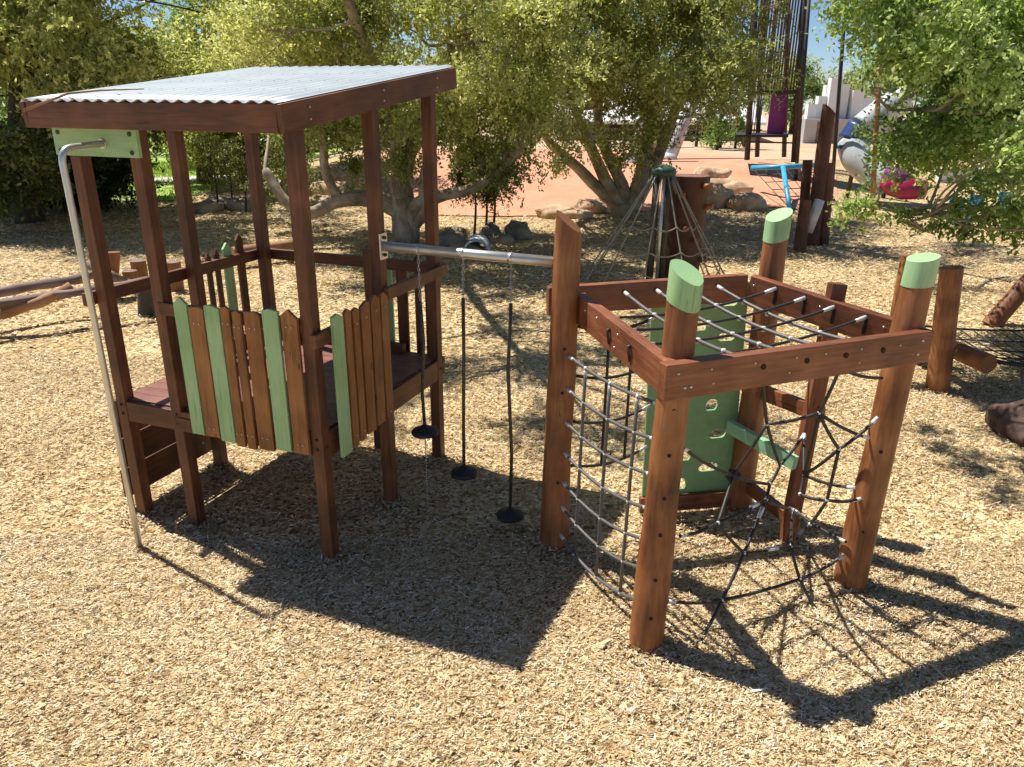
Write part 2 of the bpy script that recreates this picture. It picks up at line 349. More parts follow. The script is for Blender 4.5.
# chips: real slivers of timber lying on the mulch
def chips():
    out = []; rn = []
    def batch(n, y0, y1, L0, L1, wd, edge):
        d = rng.uniform(0, 1, n); y = y0+(y1-y0)*d**.75
        hw = (y+2.2)*.74+edge; x = rng.uniform(-1, 1, n)*hw+.02*y
        a = rng.normal(.35, .75, n); L = rng.uniform(L0, L1, n)*rng.uniform(.6, 1.25, n); W = wd*rng.uniform(.5, 1.4, n)
        tl = rng.normal(0, .2, n); rl = rng.normal(0, .5, n)
        ex = np.stack([np.cos(a)*np.cos(tl), np.sin(a)*np.cos(tl), np.sin(tl)], 1)
        sd = np.stack([-np.sin(a)*np.cos(rl), np.cos(a)*np.cos(rl), np.sin(rl)], 1)
        hum = .008*np.sin(x*2.1+y)*np.sin(y*1.7)+.01
        c = np.stack([x, y, terr(x, y)+rng.uniform(.003, .012, n)+hum+np.abs(np.sin(tl))*L/2], 1)
        tp = rng.uniform(.35, 1, n)[:, None]; e = ex*L[:, None]/2; s = sd*W[:, None]/2
        sh = ex*(rng.uniform(-.2, .2, n)*L)[:, None]
        out.append(np.stack([c-e-s, c+e-s*tp+sh, c+e+s*tp, c-e+s*tp-sh*.5], 1))
        cl = np.array([noise.noise(Vector((xx*.8, yy*.8, 3))) for xx, yy in zip(x[::1], y[::1])])
        rn.append(np.clip(rng.beta(1.7, 1.4, n)+.12*cl, 0, 1))
    batch(220000, 1.5, 4.8, .013, .035, .0062, .4)
    batch(180000, 4.6, 9, .017, .040, .008, .6)
    batch(1500, 1.6, 9, .05, .10, .016, .5)
    batch(60000, 9, 17, .04, .09, .018, .8)
    batch(26000, 16.5, 23, .06, .11, .026, 1)
    feet = [(-2.81, 5.12, .05), (-2.34, 4.94, .05), (-1.25, 4.53, .05), (-.95, 5.31, .05), (-.65, 6.10, .05), (.304, 4.717, .10), (.796, 3.659, .10), (2.242, 4.259, .10), (1.795, 5.284, .10), (1.989, 4.752, .05), (-2.51, 5.9, .05), (4.81, 7.97, .12)]
    for fx_, fy_, fr in feet:
        n = 420; a = rng.uniform(0, 6.28, n); q = rng.uniform(0, 1, n)**1.6; rr = fr*.8+q*.17; x = fx_+np.cos(a)*rr; y = fy_+np.sin(a)*rr
        b = rng.uniform(0, 6.28, n); L = rng.uniform(.02, .045, n)[:, None]/2; t = rng.normal(0, .35, n)
        e = np.stack([np.cos(b)*np.cos(t), np.sin(b)*np.cos(t), np.sin(t)], 1)*L; q2 = np.stack([-np.sin(b), np.cos(b), rng.normal(0, .5, n)], 1)*.0045
        c = np.stack([x, y, .012+.038*(1-q)*rng.uniform(.3, 1, n)], 1); out.append(np.stack([c-e-q2, c+e-q2, c+e+q2, c-e+q2], 1)); rn.append(rng.beta(1.5, 1.8, n))
    V = np.concatenate(out); r = np.concatenate(rn)
    tag(quads('wood_chips', V, M['chip'], r), label='pale tan wood chip mulch covering the playground floor', cat='mulch', kind='stuff')
chips()
def litter():
    n = 5200; x = rng.uniform(-13, 10, n); y = rng.uniform(2.0, 21, n); k = (np.abs(x) < (y+2.2)*.76) & (rng.uniform(0, 1, n) < np.clip((y-2)/12, .10, 1)); x, y = x[k], y[k]; n = len(x)
    a = rng.uniform(0, 6.28, n); L = rng.uniform(.02, .05, n)[:, None]; c = np.stack([x, y, terr(x, y)+.035], 1)
    e = np.stack([np.cos(a), np.sin(a), rng.normal(0, .25, n)], 1)*L/2; q = np.stack([-np.sin(a), np.cos(a), rng.normal(0, .35, n)], 1)*L*.24
    m = rndmat('dry_leaf', [(0, (.035, .02, .012)), (.6, (.10, .055, .025)), (1, (.24, .15, .06))])
    tag(quads('leaf_litter', np.stack([c-e, c+q, c+e, c-q], 1), m, rng.uniform(0, 1, n)), label='small dry brown leaves scattered over the mulch', cat='leaf litter', kind='stuff')
litter()
# orange soft-fall mound
def mound():
    front = [T(*p) for p in ((392, 205), (440, 216), (500, 217), (560, 216), (640, 212), (700, 208), (750, 206), (800, 210), (838, 204))]
    back = [T(*p) for p in ((380, 152), (420, 150), (500, 149), (560, 149), (640, 152), (690, 154), (740, 158), (790, 164), (836, 176))]
    n, k = 9, 14; mb = MB(); vs = []
    def cv(P, t):
        i = min(int(t*(n-1)), n-2); f = t*(n-1)-i; return P[i]*(1-f)+P[i+1]*f
    for j in range(k+1):
        for i in range(49):
            p = cv(front, i/48)*(1-j/k)+cv(back, i/48)*(j/k); z = float(terr(p[0], p[1]))+.03
            vs.append((p[0], p[1], z))
    mb.add(vs, vs, [(j*49+i, j*49+i+1, (j+1)*49+i+1, (j+1)*49+i) for j in range(k) for i in range(48)], True)
    tag(mb.build('rubber_mound', M['softfall']), kind='structure')
mound()
# lawn blades
def lawn_blades():
    n = 26000; x = rng.uniform(-34, -10.7, n); y = rng.uniform(24.3, 40, n); a = rng.uniform(0, 6.28, n); h = rng.uniform(.05, .14, n)
    c = np.stack([x, y, terr(x, y)+.012], 1); s = np.stack([np.cos(a), np.sin(a), a*0], 1)*.03
    t = np.stack([rng.normal(0, .03, n), rng.normal(0, .03, n), h], 1)
    tag(quads('grass', np.stack([c-s, c+s, c+t+s*.2, c+t-s*.2], 1), M['grassblade'], rng.uniform(0, 1, n)), label='bright green lawn beyond the left trees', cat='grass', kind='stuff')
lawn_blades()
# ================================================================ TOWER
u = nrm([math.cos(2.777), math.sin(2.777), 0]); v = np.array([u[1], -u[0], 0.]); Z = np.array([0, 0, 1.])
C0 = np.array([-1.251, 4.526, 0]); LA, LB, LB2, LD = 1.671, 1.689, 1.164, .84
def W(s, t, z=0): return C0+u*s+v*t+Z*z
ZL, ZH = 3.006, 3.21
def rz(t): return ZL+(ZH-ZL)*t/LB
def tower():
    root = thing('play_tower', 'tall reddish timber play tower with corrugated metal roof and green and brown pickets', 'play tower', W(LA/2, LB/2))
    PW = .086
    spots = [(0, 0), (LB2, 0), (LA, 0), (0, LD), (0, LB), (LA, .84), (LA, LB)]
    for s, t in spots:
        MB().box(W(s, t, -.05), W(s, t, rz(t)-.03), PW, PW, up=v).build('post', M['timber'], root, bevel=.005)
    # short rail post on the back side
    MB().box(W(.60, LB+.02, -.05), W(.60, LB+.02, 1.84), .09, .09, up=v).build('short_post', M['timber'], root, bevel=.006)
    # roof
    o, oA, oC, oE = .18, .15, .045, .31
    roof = MB(); s0, s1, t0, t1 = -oC-.015, LA+oA+.02, -o-.03, LB+oE+.03
    ns, ntt = 240, 8; vs = []
    for j in range(ntt+1):
        t = t0+(t1-t0)*j/ntt
        for i in range(ns+1):
            s = s0+(s1-s0)*i/ns; vs.append(W(s, t, rz(t)+.012+0.0085*math.cos(2*math.pi*s/.1)))
    roof.add(vs, vs, [(j*(ns+1)+i+1, j*(ns+1)+i, (j+1)*(ns+1)+i, (j+1)*(ns+1)+i+1) for j in range(ntt) for i in range(ns)], True)
    ro = roof.build('roof', M['sheet'], root)
    sd = ro.modifiers.new('thickness', 'SOLIDIFY'); sd.thickness = .0015
    sc = MB()
    for t in (t0+.06, t0+.5, t0+1.0, t0+1.5, t1-.1):
        for i in range(17):
            s = (round(s0/.1)+1+i)*.1
            if s < s1-.02: sc.sphere(W(s, t, rz(t)+.018), .0055, 6, 4)
    build_each(sc, 'roof_screw', M['blacksteel'], ro)
    FD = .152
    def fas(p, q, nm):
        a = W(*p, rz(p[1])-FD/2-.002); b = W(*q, rz(q[1])-FD/2-.002)
        MB().box(a, b, .04, FD).build(nm, M['timber'], root, bevel=.004)
    fas((-oC, -o+.0), (LA+oA, -o+.0), 'fascia'); fas((-oC, LB+oE), (LA+oA, LB+oE), 'fascia')
    fas((-oC-.022, -o-.02), (-oC-.022, LB+oE+.02), 'fascia'); fas((LA+oA+.022, -o-.02), (LA+oA+.022, LB+oE+.02), 'fascia')
    for t in (.05, .6, 1.15, LB-.05): # purlins
        MB().box(W(-oC+.0, t+.07, rz(t+.07)-.055), W(LA+oA, t+.07, rz(t+.07)-.055), .045, .09).build('roof_batten', M['timber'], root)
    fb = MB()
    for t in (.05, LD+.04, LB-.02):
        for dz in (.045, .11):
            fb.sphere(W(-oC-.045, t-.0, rz(t)-dz), .007, 6, 4)
    build_each(fb, 'fascia_bolt', M['bolt'], root)
    # deck
    ZD = .965
    nb = 15; 
    for i in range(nb):
        t = .004+(LB+.04)*(i+.5)/nb; a, b = .004, LA+.045
        MB().box(W(a, t, ZD-.015), W(b, t, ZD-.015), (LB+.04)/nb-.004, .0275).build('deck_board', M['deck'], root)
    for (p, q) in (((-.02, .047), (-.02, LB-.047)), ((LA+.068, -.045), (LA+.068, LB+.05))):
        MB().box(W(*p, ZD-.10), W(*q, ZD-.10), .042, .17).build('deck_bearer', M['timber'], root, bevel=.004)
    for t, e_ in ((-.02, -.047), (LB+.068, .045)):
        MB().box(W(-e_, t, ZD-.085), W(LA+e_, t, ZD-.085), .042, .15).build('deck_bearer', M['timber'], root, bevel=.004)
    MB().box(W(LA+.03, LB-.9, ZD+.05), W(LA+.03, LB+.02, ZD+.05), .09, .09).build('deck_kerb', M['timber'], root, bevel=.004)
    MB().box(W(.3, LB+.0, ZD+.04), W(LA, LB+.0, ZD+.04), .07, .08).build('deck_kerb', M['timber'], root, bevel=.004)
    # hand rails
    ZR = 1.715
    MB().box(W(LA+.068, -.12, ZR), W(LA+.068, LB+.07, ZR), .042, .09).build('hand_rail', M['timber'], root, bevel=.004)
    MB().box(W(-.03, LB+.068, ZR), W(LA+.09, LB+.068, ZR), .042, .09).build('hand_rail', M['timber'], root, bevel=.004)
    MB().box(W(-.068, -.085, ZR-.10), W(-.068, LD-.05, ZR-.10), .042, .09).build('hand_rail', M['timber'], root, bevel=.004)
    MB().box(W(-.068, LD-.03, ZR+.0), W(-.068, LB+.09, ZR+.0), .042, .09).build('hand_rail', M['timber'], root, bevel=.004)
    MB().box(W(.03, -.03, ZR-.02), W(LB2, -.03, ZR-.02), .04, .085).build('hand_rail', M['timber'], root, bevel=.004)
    MB().box(W(.05, -.03, .86), W(LB2, -.03, .86), .04, .1).build('hand_rail', M['timber'], root, bevel=.004)
    # pickets
    def picket(c, along, out, wd, z0, z1, m, tip, th=.022, lean=0):
        """c = centre on the line, along = width direction, out = outward"""
        h = wd/2; zz = [(-h, z0), (h, z0), (h+lean, z1-tip[1]), (tip[0]*wd+lean, z1), (-h+lean, z1-tip[2])]
        vs = []; gs = []; off = rng.uniform(-50, 50, 3)
        for k in (0, 1):
            for (x, z) in zz: vs.append(c+along*x+out*(k*th)+Z*z); gs.append(off+[z, x, k*th])
        mb = MB(); mb.add(vs, gs, [(0, 1, 2, 3, 4), (9, 8, 7, 6, 5)]+[((i+1) % 5, i, i+5, (i+1) % 5+5) for i in range(5)])
        return mb.build('picket', m, root, bevel=.002)
    gm, pm = M['green'], M['picket']
    #                s-centre, width, mat, top z, tip
    front = [(.955, .105, gm, 1.80, (.0, .045, .05)), (.83, .118, pm, 1.745, (.3, .012, .006)), (.70, .118, gm, 1.77, (-.1, .02, .008)),
             (.595, .068, pm, 1.77, (.1, .015, .012)), (.505, .066, pm, 1.755, (.0, .02, .016)), (.385, .12, pm, 1.76, (.3, .03, .006)), (.245, .118, gm, 1.79, (-.1, .012, .02)), (.105, .118, pm, 1.80, (-.05, .055, .04))]
    screws = MB()
    for s, wd, m_, zt, tip in front:
        picket(W(s, -.052), -u, -v, wd, .81+.02*math.sin(s*9), zt, m_, tip)
        if m_ is pm:
            for zz in (.89, zt-.11): screws.sphere(W(s-.02, -.077, zz), .006, 6, 4); screws.sphere(W(s+.02, -.077, zz), .006, 6, 4)
    side = [(.135, .115, gm, 1.745, (.0, .03, .012)), (.25, .068, pm, 1.75, (.0, .02, .02)), (.345, .07, pm, 1.735, (.1, .02, .015)), (.46, .105, pm, 1.75, (.2, .02, .03)), (.59, .11, pm, 1.765, (.0, .035, .03)), (.715, .095, pm, 1.76, (-.1, .05, .02))]
    for t, wd, m_, zt, tip in side:
        picket(W(-.09, t), v, -u, wd, .755+.1*t, zt, m_, tip)
        if m_ is pm:
            for zz in (.86, zt-.11): screws.sphere(W(-.115, t, zz), .006, 6, 4)
    build_each(screws, 'picket_screw', M['bolt'], root)
    # back-left side pickets, outside the P-X rail
    for t, wd, m_, zt in ((.98, .09, pm, 1.83), (1.11, .05, pm, 1.83), (1.21, .05, pm, 1.84), (1.34, .10, gm, 1.87), (1.50, .085, pm, 1.92)):
        picket(W(LA+.09, t), v, u, wd, .80, zt, m_ if m_ is gm else M['timber'], (0, .05, .05))
    # right part of the back side
    for s, wd, m_, zt in ((.49, .09, gm, 1.82), (.35, .10, pm, 1.76), (.20, .055, pm, 1.80), (.10, .06, pm, 1.74)):
        picket(W(s, LB+.09), -u, v, wd, .80, zt, m_ if m_ is gm else M['timber'], (0, .03, .03))
    # boarded climbing wall under the deck, on the A-P side
    wl = []
    for k, (z0, z1) in enumerate(((.12, .36), (.37, .61), (.62, .80))):
        o0 = .20-.10*((z0+z1)/2)/.9
        MB().box(W(LA+.05+o0*.6, -.02+.0*k, (z0+z1)/2), W(LA+.05+o0*.6, .93, (z0+z1)/2), .035, z1-z0-.008).build('climbing_board', M['timber'], root, bevel=.004)
        for t in (.12, .8):
            b = MB(); b.sphere(W(LA+.05+o0*.6-.02, t, (z0+z1)/2), .009, 6, 4); wl.append(b)
    for b in wl: b.build('board_bolt', M['bolt'], root)
    # post bolts
    pb = MB()
    for s, t in ((0, 0), (LB2, 0), (LA, 0)):
        for zz in (.86, .93): pb.sphere(W(s, t-.047, zz), .011, 8, 4)
    for t in (0, LD, LB):
        for zz in (.87, ): pb.sphere(W(-.047, t, zz), .011, 8, 4)
    build_each(pb, 'post_bolt', M['blacksteel'], root)
    # pole and green plate
    gp = MB(); gp.box(W(LA+.12, -.062, 2.745), W(LB2-.07, -.062, 2.745), .028, .17); pl = gp.build('mounting_plate', M['green'], root, bevel=.004)
    hb = MB()
    for s in (LA+.07, LB2-.02):
        for zz in (2.69, 2.80): hb.tube([W(s, -.077, zz), W(s, -.083, zz)], .014, 10)
    build_each(hb, 'plate_bolt', M['blacksteel'], pl)
    pf = G(140, 548); 
    def pp(z): return np.array([pf[0], pf[1], z])
    ztp = PV(pf, 152)
    e1 = PLN(60, 149, pf, [0, 1, 0]); e2 = PLN(103, 143.5, W(0, -.076), v); dd = nrm(e2-e1)
    q1 = pp(-.05); pts = [q1, q1+(e1-q1)*.3, q1+(e1-q1)*.6, e1-Z*.08]+[e1+(-Z*.08)*(1-t)**2+dd*.08*t*t for t in (.2, .4, .6, .8, 1)]+[e1+dd*.2, e2]
    MB().tube(pts, .0205, 14).build('slide_pole', M['steel'], root)
    MB().tube([e2-dd*.012, e2+dd*.004], .03, 16).build('pole_flange', M['steel'], root)
    return root
tower()
# dead twig on the roof
tw = MB().tube([W(LA-.0, -.34, 2.93), W(LA-.17, -.15, 3.03), W(LA-.30, -.02, 3.05), W(LA-.50, .12, 3.06)], [.009, .007, .006, .003], 6, wob=.3)
tag(tw.build('twig', M['palelog'], loc=W(LA-.2, -.1, 3.0)), 'thin dead twig lying over the low edge of the metal roof', 'twig')
# ================================================================ CUBE CLIMBER
Gf, Gt = np.array([.304, 4.717, -.1]), np.array([.35, 4.80, 2.30])
Hf, Ht = np.array([.796, 3.659, -.1]), np.array([.875, 3.765, 2.20])
If, It = np.array([2.242, 4.259, -.1]), np.array([2.37, 4.36, 2.17])
Jf, Jt = np.array([1.795, 5.284, -.1]), np.array([1.86, 5.38, 2.27])
Kf, Kt = np.array([1.989, 4.752, -.1]), np.array([2.13, 4.89, 1.90])
def on(a, b, z): return a+(b-a)*(z-a[2])/(b[2]-a[2])
LR = .103
def climber():
    root = thing('rope_climbing_frame', 'square log climbing frame with rope nets, a green board and green painted post tops', 'climbing frame', (1.3, 4.4, 0))
    for nm, a, b, cut, sd in (('G', Gf, Gt, (-.75, .25, 0), 1), ('H', Hf, Ht, (-.38, .50, 0), 2), ('I', If, It, (.28, .10, 0), 3), ('J', Jf, Jt, (.42, .30, 0), 4)):
        lo = logmb(a, b, LR*1.0, LR*.80, sd, cut).build('log_post', M['log'], root)
        if nm != 'G':
            logmb(a, b, LR*1.0, LR*.80, sd, cut, n=5, t0=.932, t1=1.002, grow=.004).build('painted_cap', M['green'], lo)
        bl = MB()
        face = nrm(CAMP*[1, 1, 0]-a*[1, 1, 0]+[.5, 0, 0])
        zz = {'G': (.55, .9, 1.2, 1.5), 'H': (.25, .5, .78, 1.0, 1.25, 1.5), 'I': (.45, 1.0), 'J': (.5,)}[nm]
        for z in zz:
            p = on(a, b, z)+face*LR*(1-.2*(z+.1)/2.35)*.985; bl.tube([p-face*.01, p+face*.003], .012, 10)
        build_each(bl, 'counterbore', M['hole'], lo)
    # beams
    def Bp(px, py, z): return G(px, py, z)
    zs = dict(G=1.84, H=1.75, I=1.74, J=1.88)
    FL, FR = Bp(667, 366, 1.785), Bp(935, 331, 1.775)
    n1 = nrm(FR-FL); inn = nrm(np.cross(Z, n1)); BH = .19
    def beam(a, b, th=.07, nm='beam', h=BH): return MB().box(np.array(a)-Z*h/2, np.array(b)-Z*h/2, th, h).build(nm, M['frame'], root, bevel=.005)
    fa = FL+inn*.035; fb = FR+inn*.035; beam(fa, fb)
    la = G(575, 293, 1.84); lb = on(Hf, Ht, 1.75)+np.array([-.03, .10, 0]); lb[2] = 1.75
    dl = nrm(lb-la); sdl = nrm(np.cross(Z, dl)); la2 = la+sdl*.035; beam(la2, G(664, 361, 1.775)+sdl*.035)
    bl_, br_ = G(548, 288, 1.85)+[0, .035, 0], G(748, 275, 1.88)+[0, .035, 0]; beam(bl_, br_)
    ra, rb = G(749, 274.5, 1.88)+[0.02, .0, 0], G(903, 323, 1.74)+[.02, .02, 0]; beam(ra, rb, .075)
    # K post
    MB().box(Kf, Kt, .10, .09, up=(0, 1, .05)).build('square_post', M['frame'], root, bevel=.005)
    # panel between G and J, under the back beam
    dB = nrm((br_-bl_)*[1, 1, 0]); pn0 = bl_+(br_-bl_)*.48-Z*.02; nB = nrm(np.cross(dB, Z))
    pleft = bl_*0
    zt, zb = 1.60, .15
    pA = PLN(651, 378, bl_-nB*0, nB); pA = np.array([pA[0], pA[1], 0]); wpan = .92
    # the board is a polygon sheet with real finger and toe holes
    Pw, Ph = .745, 1.64
    Porg = np.array([on(Jf, Jt, 1.0)[0]-.09, on(Jf, Jt, 1.0)[1]-.02, 0])-dB*Pw
    holes = [(.52, .715, .045, .045), (.585, .48, .062, .038), (.53, .21, .07, .036), (.37, .84, .045, .04), (.33, .33, .045, .05), (.31, .09, .04, .045), (.12, .55, .06, .04), (.15, .95, .055, .04), (.60, 1.24, .06, .035), (.60, 1.50, .06, .035), (.38, 1.33, .055, .035), (.14, .2, .055, .04), (.16, 1.30, .05, .04)]
    import bmesh
    bm = bmesh.new(); outer = [bm.verts.new((0, 0, 0)), bm.verts.new((Pw, 0, 0)), bm.verts.new((Pw, 0, Ph)), bm.verts.new((0, 0, Ph))]
    ed = [bm.edges.new((outer[i], outer[(i+1) % 4])) for i in range(4)]
    for hx, hz, a, b in holes:
        hv = [bm.verts.new((hx+1.15*a*math.cos(t)*(1+.12*math.cos(2*t+hx*9)), 0, hz+1.15*b*max(-.75, math.sin(t)))) for t in np.linspace(0, 2*math.pi, 15)[:-1]]
        ed += [bm.edges.new((hv[i], hv[(i+1) % 14])) for i in range(14)]
    bmesh.ops.triangle_fill(bm, use_beauty=True, use_dissolve=False, edges=ed)
    ex = bmesh.ops.extrude_face_region(bm, geom=bm.faces[:]); 
    for q in [g for g in ex['geom'] if isinstance(g, bmesh.types.BMVert)]: q.co.y += .019
    bmesh.ops.recalc_face_normals(bm, faces=bm.faces[:])
    lean = .10
    base = rootloc(root)
    for q in bm.verts:
        p = Porg+dB*q.co.x+np.array([-dB[1], dB[0], 0])*(q.co.y+lean*q.co.z/Ph)+Z*(zb+q.co.z)-base
        q.co = Vector(p)
    me = bpy.data.meshes.new('climbing_panel'); bm.to_mesh(me); bm.free(); me.materials.append(M['greenboard'])
    po = bpy.data.objects.new('climbing_panel', me); COL.objects.link(po); po.parent = root
    # bottom beam of panel, rails to K
    MB().box(Porg-dB*.02+Z*.10, on(Jf, Jt, .10)-[.05, .02, 0], .05, .13).build('rail', M['frame'], root, bevel=.004)
    def zrow(a, b, py): return min(((abs(PJ(on(a, b, z))[1]-py), z) for z in np.linspace(-.05, 2.2, 450)))[1]
    k1 = on(Kf, Kt, zrow(Kf, Kt, 412)); j1 = on(Jf, Jt, zrow(Jf, Jt, 390))
    MB().box(j1+[.05, -.05, 0], k1+[.02, -.0, 0]-(j1-k1)*.12, .05, .11).build('rail', M['frame'], root, bevel=.004)
    k2 = on(Kf, Kt, zrow(Kf, Kt, 518)); j2 = on(Jf, Jt, zrow(Jf, Jt, 482))
    MB().box(j2+[.02, -.05, 0], k2+[.0, -.05, 0], .06, .09).build('rail', M['frame'], root, bevel=.004)
    g1 = G(731, 432, .98); g1 = Porg+dB*(Pw-.10)+Z*.72+np.array([0, -.03, 0]); g2 = on(Kf, Kt, .66)+np.array([-.07, -.06, 0])
    MB().box(g1, g2, .05, .10).build('green_step', M['mint'], root, bevel=.004)
    # ------ left net between G and H
    def side_pt(a, b, z, toward): p = on(a, b, z); return p+nrm((toward-p)*[1, 1, 0])*LR*.88
    def zpy(a, b, py, lo=-.05, hi=2.2):
        best = min(((abs(PJ(on(a, b, z))[1]-py), z) for z in np.linspace(lo, hi, 450))); return best[1]
    Gy = (352, 384, 417, 447, 476, 500, 528); Hy = (410, 446, 482, 516, 547, 577, 609)
    ropes = []; net = MB(); fer = MB()
    rr = .0110
    for k, (a_, b_) in enumerate(zip(Gy, Hy)):
        pa = side_pt(Gf, Gt, zpy(Gf, Gt, a_), Hf); pb = side_pt(Hf, Ht, zpy(Hf, Ht, b_), Gf)
        pt = sag(pa, pb, .035+.01*k, 14); net.tube(pt, rr, 7); ropes.append(pt)
        for q, q2 in ((pt[0], pt[1]), (pt[-1], pt[-2])):
            dq = nrm(q2-q); clampm(fer, q, dq)
    for f in (3, 7, 11):
        path = [r[f] for r in ropes]; net.tube(path, rr, 7); fer.tube([path[0]-[0, 0, .01], path[0]-[0, 0, .06]], .012, 8)
        for q in path: fer.sphere(q, .014, 8, 5)
    nn = net.build('side_net', M['greyrope'], root); build_each(fer, 'rope_clamp', M['ferrule'], nn)
    # ------ back net: G to the panel edge
    net = MB(); fer = MB(); rows = []
    for k, z in enumerate((1.62, 1.28, .95, .62)):
        pa = on(Gf, Gt, z)+[.09, .03, 0]; pb = Porg+Z*(z-.02)+np.array([0, -.01, 0]); pt = sag(pa, pb, .06, 10); net.tube(pt, rr, 7); rows.append(pt)
        d = nrm(pt[-2]-pt[-1]); fer.tube([pt[-1], pt[-1]+d*.08], .011, 8)
    for f in (4, 7): net.tube([r[f] for r in rows], rr, 7)
    nn = net.build('back_net', M['rope'], root); build_each(fer, 'rope_clamp', M['ferrule'], nn)
    # ------ top net
    net = MB(); net2 = MB(); fer = MB(); hk = MB()
    A_ = []; zo = -.05
    def lerp(a, b, t): return np.array(a)+(np.array(b)-np.array(a))*t
    li0, li1 = la2+sdl*.04, G(664, 361, 1.775)+sdl*.075
    if (li0-np.array([1.3, 4.5, 1.8]))@sdl > 0: pass
    sg = 1 if (np.array([1.3, 4.5, 1.8])-la2)@sdl > 0 else -1
    li0 = la2+sg*sdl*.045; li1 = G(664, 361, 1.775)+sdl*.035+sg*sdl*.045
    rdir = nrm((rb-ra)*[1, 1, 0]); rin = nrm(np.cross(Z, rdir)); 
    if (np.array([1.3, 4.5, 0])-ra*[1, 1, 0])@rin < 0: rin = -rin
    ts_f = (.33, .49, .64, .79); ts_b = (.37, .53, .69, .84); ts_l = (.26, .46, .66, .86); ts_r = (.20, .40, .59, .79)
    d1 = [(lerp(bl_, br_, b)-[0, .04, .06], lerp(fa, fb, f)+inn*.045-Z*.07) for f, b in zip(ts_f, ts_b)]
    d2 = [(lerp(li0, li1, a)-Z*.07, lerp(ra, rb, b)+rin*.045-Z*.03) for a, b in zip(ts_l, ts_r)]
    for kk, (a, b) in enumerate(d1+d2):
        pt = sag(a, b, .055, 12); (net if kk < 4 else net2).tube(pt, .0125 if kk < 4 else .0095, 7)
        for q, q2 in ((pt[0], pt[1]), (pt[-1], pt[-2])):
            dq = nrm(q2-q); clampm(fer, q, dq, .014, .0115)
    # crossings
    for a, b in d1:
        for c, d in d2:
            a2, b2, c2, d2_ = a[:2], b[:2], c[:2], d[:2]; mtx = np.array([b2-a2, -(d2_-c2)]).T
            t_, s_ = np.linalg.solve(mtx, c2-a2); p = np.array(a)+(np.array(b)-a)*t_; p[2] -= .055*4*t_*(1-t_)
            fer.tube([p-[0, 0, .018], p+[0, 0, .014]], .013, 8)
    nn = net.build('top_net', M['greyrope'], root); net2.build('cross_ropes', M['rope'], nn); build_each(fer, 'rope_clamp', M['ferrule'], nn)
    # hooks on the beams
    for k, t in enumerate(ts_r):
        p = lerp(ra, rb, t)+rin*.047; hk.tube([p-Z*.03, p-Z*.14], .011, 8)
    build_each(hk, 'rope_hook', M['hole'], root)
    hk = MB()
    for t in (.46, .69):
        p = lerp(la2, G(664, 361, 1.775)+sdl*.035, t)-sg*sdl*.038-Z*.06; hk.tube([p+Z*.0, p-sg*sdl*.012, p-sg*sdl*.014-Z*.012, p-Z*.085], [.013, .013, .008, .008], 8)
    build_each(hk, 'hook_bolt', M['blacksteel'], root)
    hk = MB()
    for t in ts_f:
        p = lerp(fa, fb, t)-inn*.034-Z*.075; hk.tube([p, p-inn*.006], .016, 10)
    build_each(hk, 'counterbore', M['hole'], root)
    bo = MB()
    for t, dz in ((.04, .05), (.065, .13), (.085, .13), (.16, .13), (.3, .05), (.43, .13), (.56, .05), (.70, .13), (.86, .06), (.955, .05), (.945, .13), (.45, .05), (.7, .05), (.15, .05)):
        p = lerp(fa, fb, t)-inn*.034-Z*dz; bo.sphere(p, .009 if t < .1 or t > .9 else .006, 8, 5)
    for t, dz in ((.15, .06), (.55, .05), (.52, .14), (.3, .05)):
        p = lerp(la2, G(664, 361, 1.775)+sdl*.035, t)-sg*sdl*.036-Z*dz; bo.sphere(p, .007, 8, 5)
    for t in (.04, .5, .9):
        p = lerp(ra, rb, t)+rin*.038-Z*.06; bo.sphere(p, .008, 8, 5)
    build_each(bo, 'beam_bolt', M['bolt'], root)
    # ------ front web
    nP = nrm(np.cross((If-Hf)*[1, 1, 0], Z)); nP = nP if nP[1] > 0 else -nP
    def Q(px, py, off=0.): return PLN(px, py, Hf+nP*off, nP)
    n = dict(a1=Q(683, 448), a2=Q(680, 536), a3=Q(668, 601, .03), t1=Q(762, 364), t2=Q(840, 368), t3=Q(882, 378), i1=Q(878, 417), i2=Q(869, 438), i3=Q(856, 488), i4=Q(863, 498), i5=Q(846, 542), i6=Q(844, 555),
             h=Q(733, 475, .30), n1=Q(767, 424, .15), n2=Q(819, 413, .06), n3=Q(839, 449), n4=Q(827, 500), n5=Q(800, 494, .2), n6=Q(804, 475, .25), n7=Q(780, 465, .38), n8=Q(770, 484, .35), n9=Q(766, 500, .3),
             n10=Q(718, 523, .1), n11=Q(744, 553, .08), n12=Q(791, 546, .1), n13=Q(810, 524, .05), n14=Q(722, 600, .0), n15=Q(800, 579, .0), g1=G(700, 640), g2=G(819, 612), k1=on(Kf, Kt, .88)+[-.05, -.06, 0], k2=on(Kf, Kt, .32)+[-.03, -.06, 0])
    segs = 'a1-h h-n1 n1-n2 t1-n1 n1-n7 t2-n2 t2-t3 n2-n6 n2-n3 n3-n4 n4-n5 n5-n6 n2-i2 i1-n3 n3-n6 n6-k1 n6-i3 n4-i4 n4-n13 n13-n12 n7-k1 n7-n8 n8-h n8-n9 n9-n10 n10-a2 h-n10 n10-n11 n11-n9 n9-k2 n11-n12 n13-k2 k2-i5 n12-k2 n12-n15 n15-g2 n11-n14 n14-g1 a3-n14 n14-n15 n15-i6'.split()
    net = MB(); fer = MB()
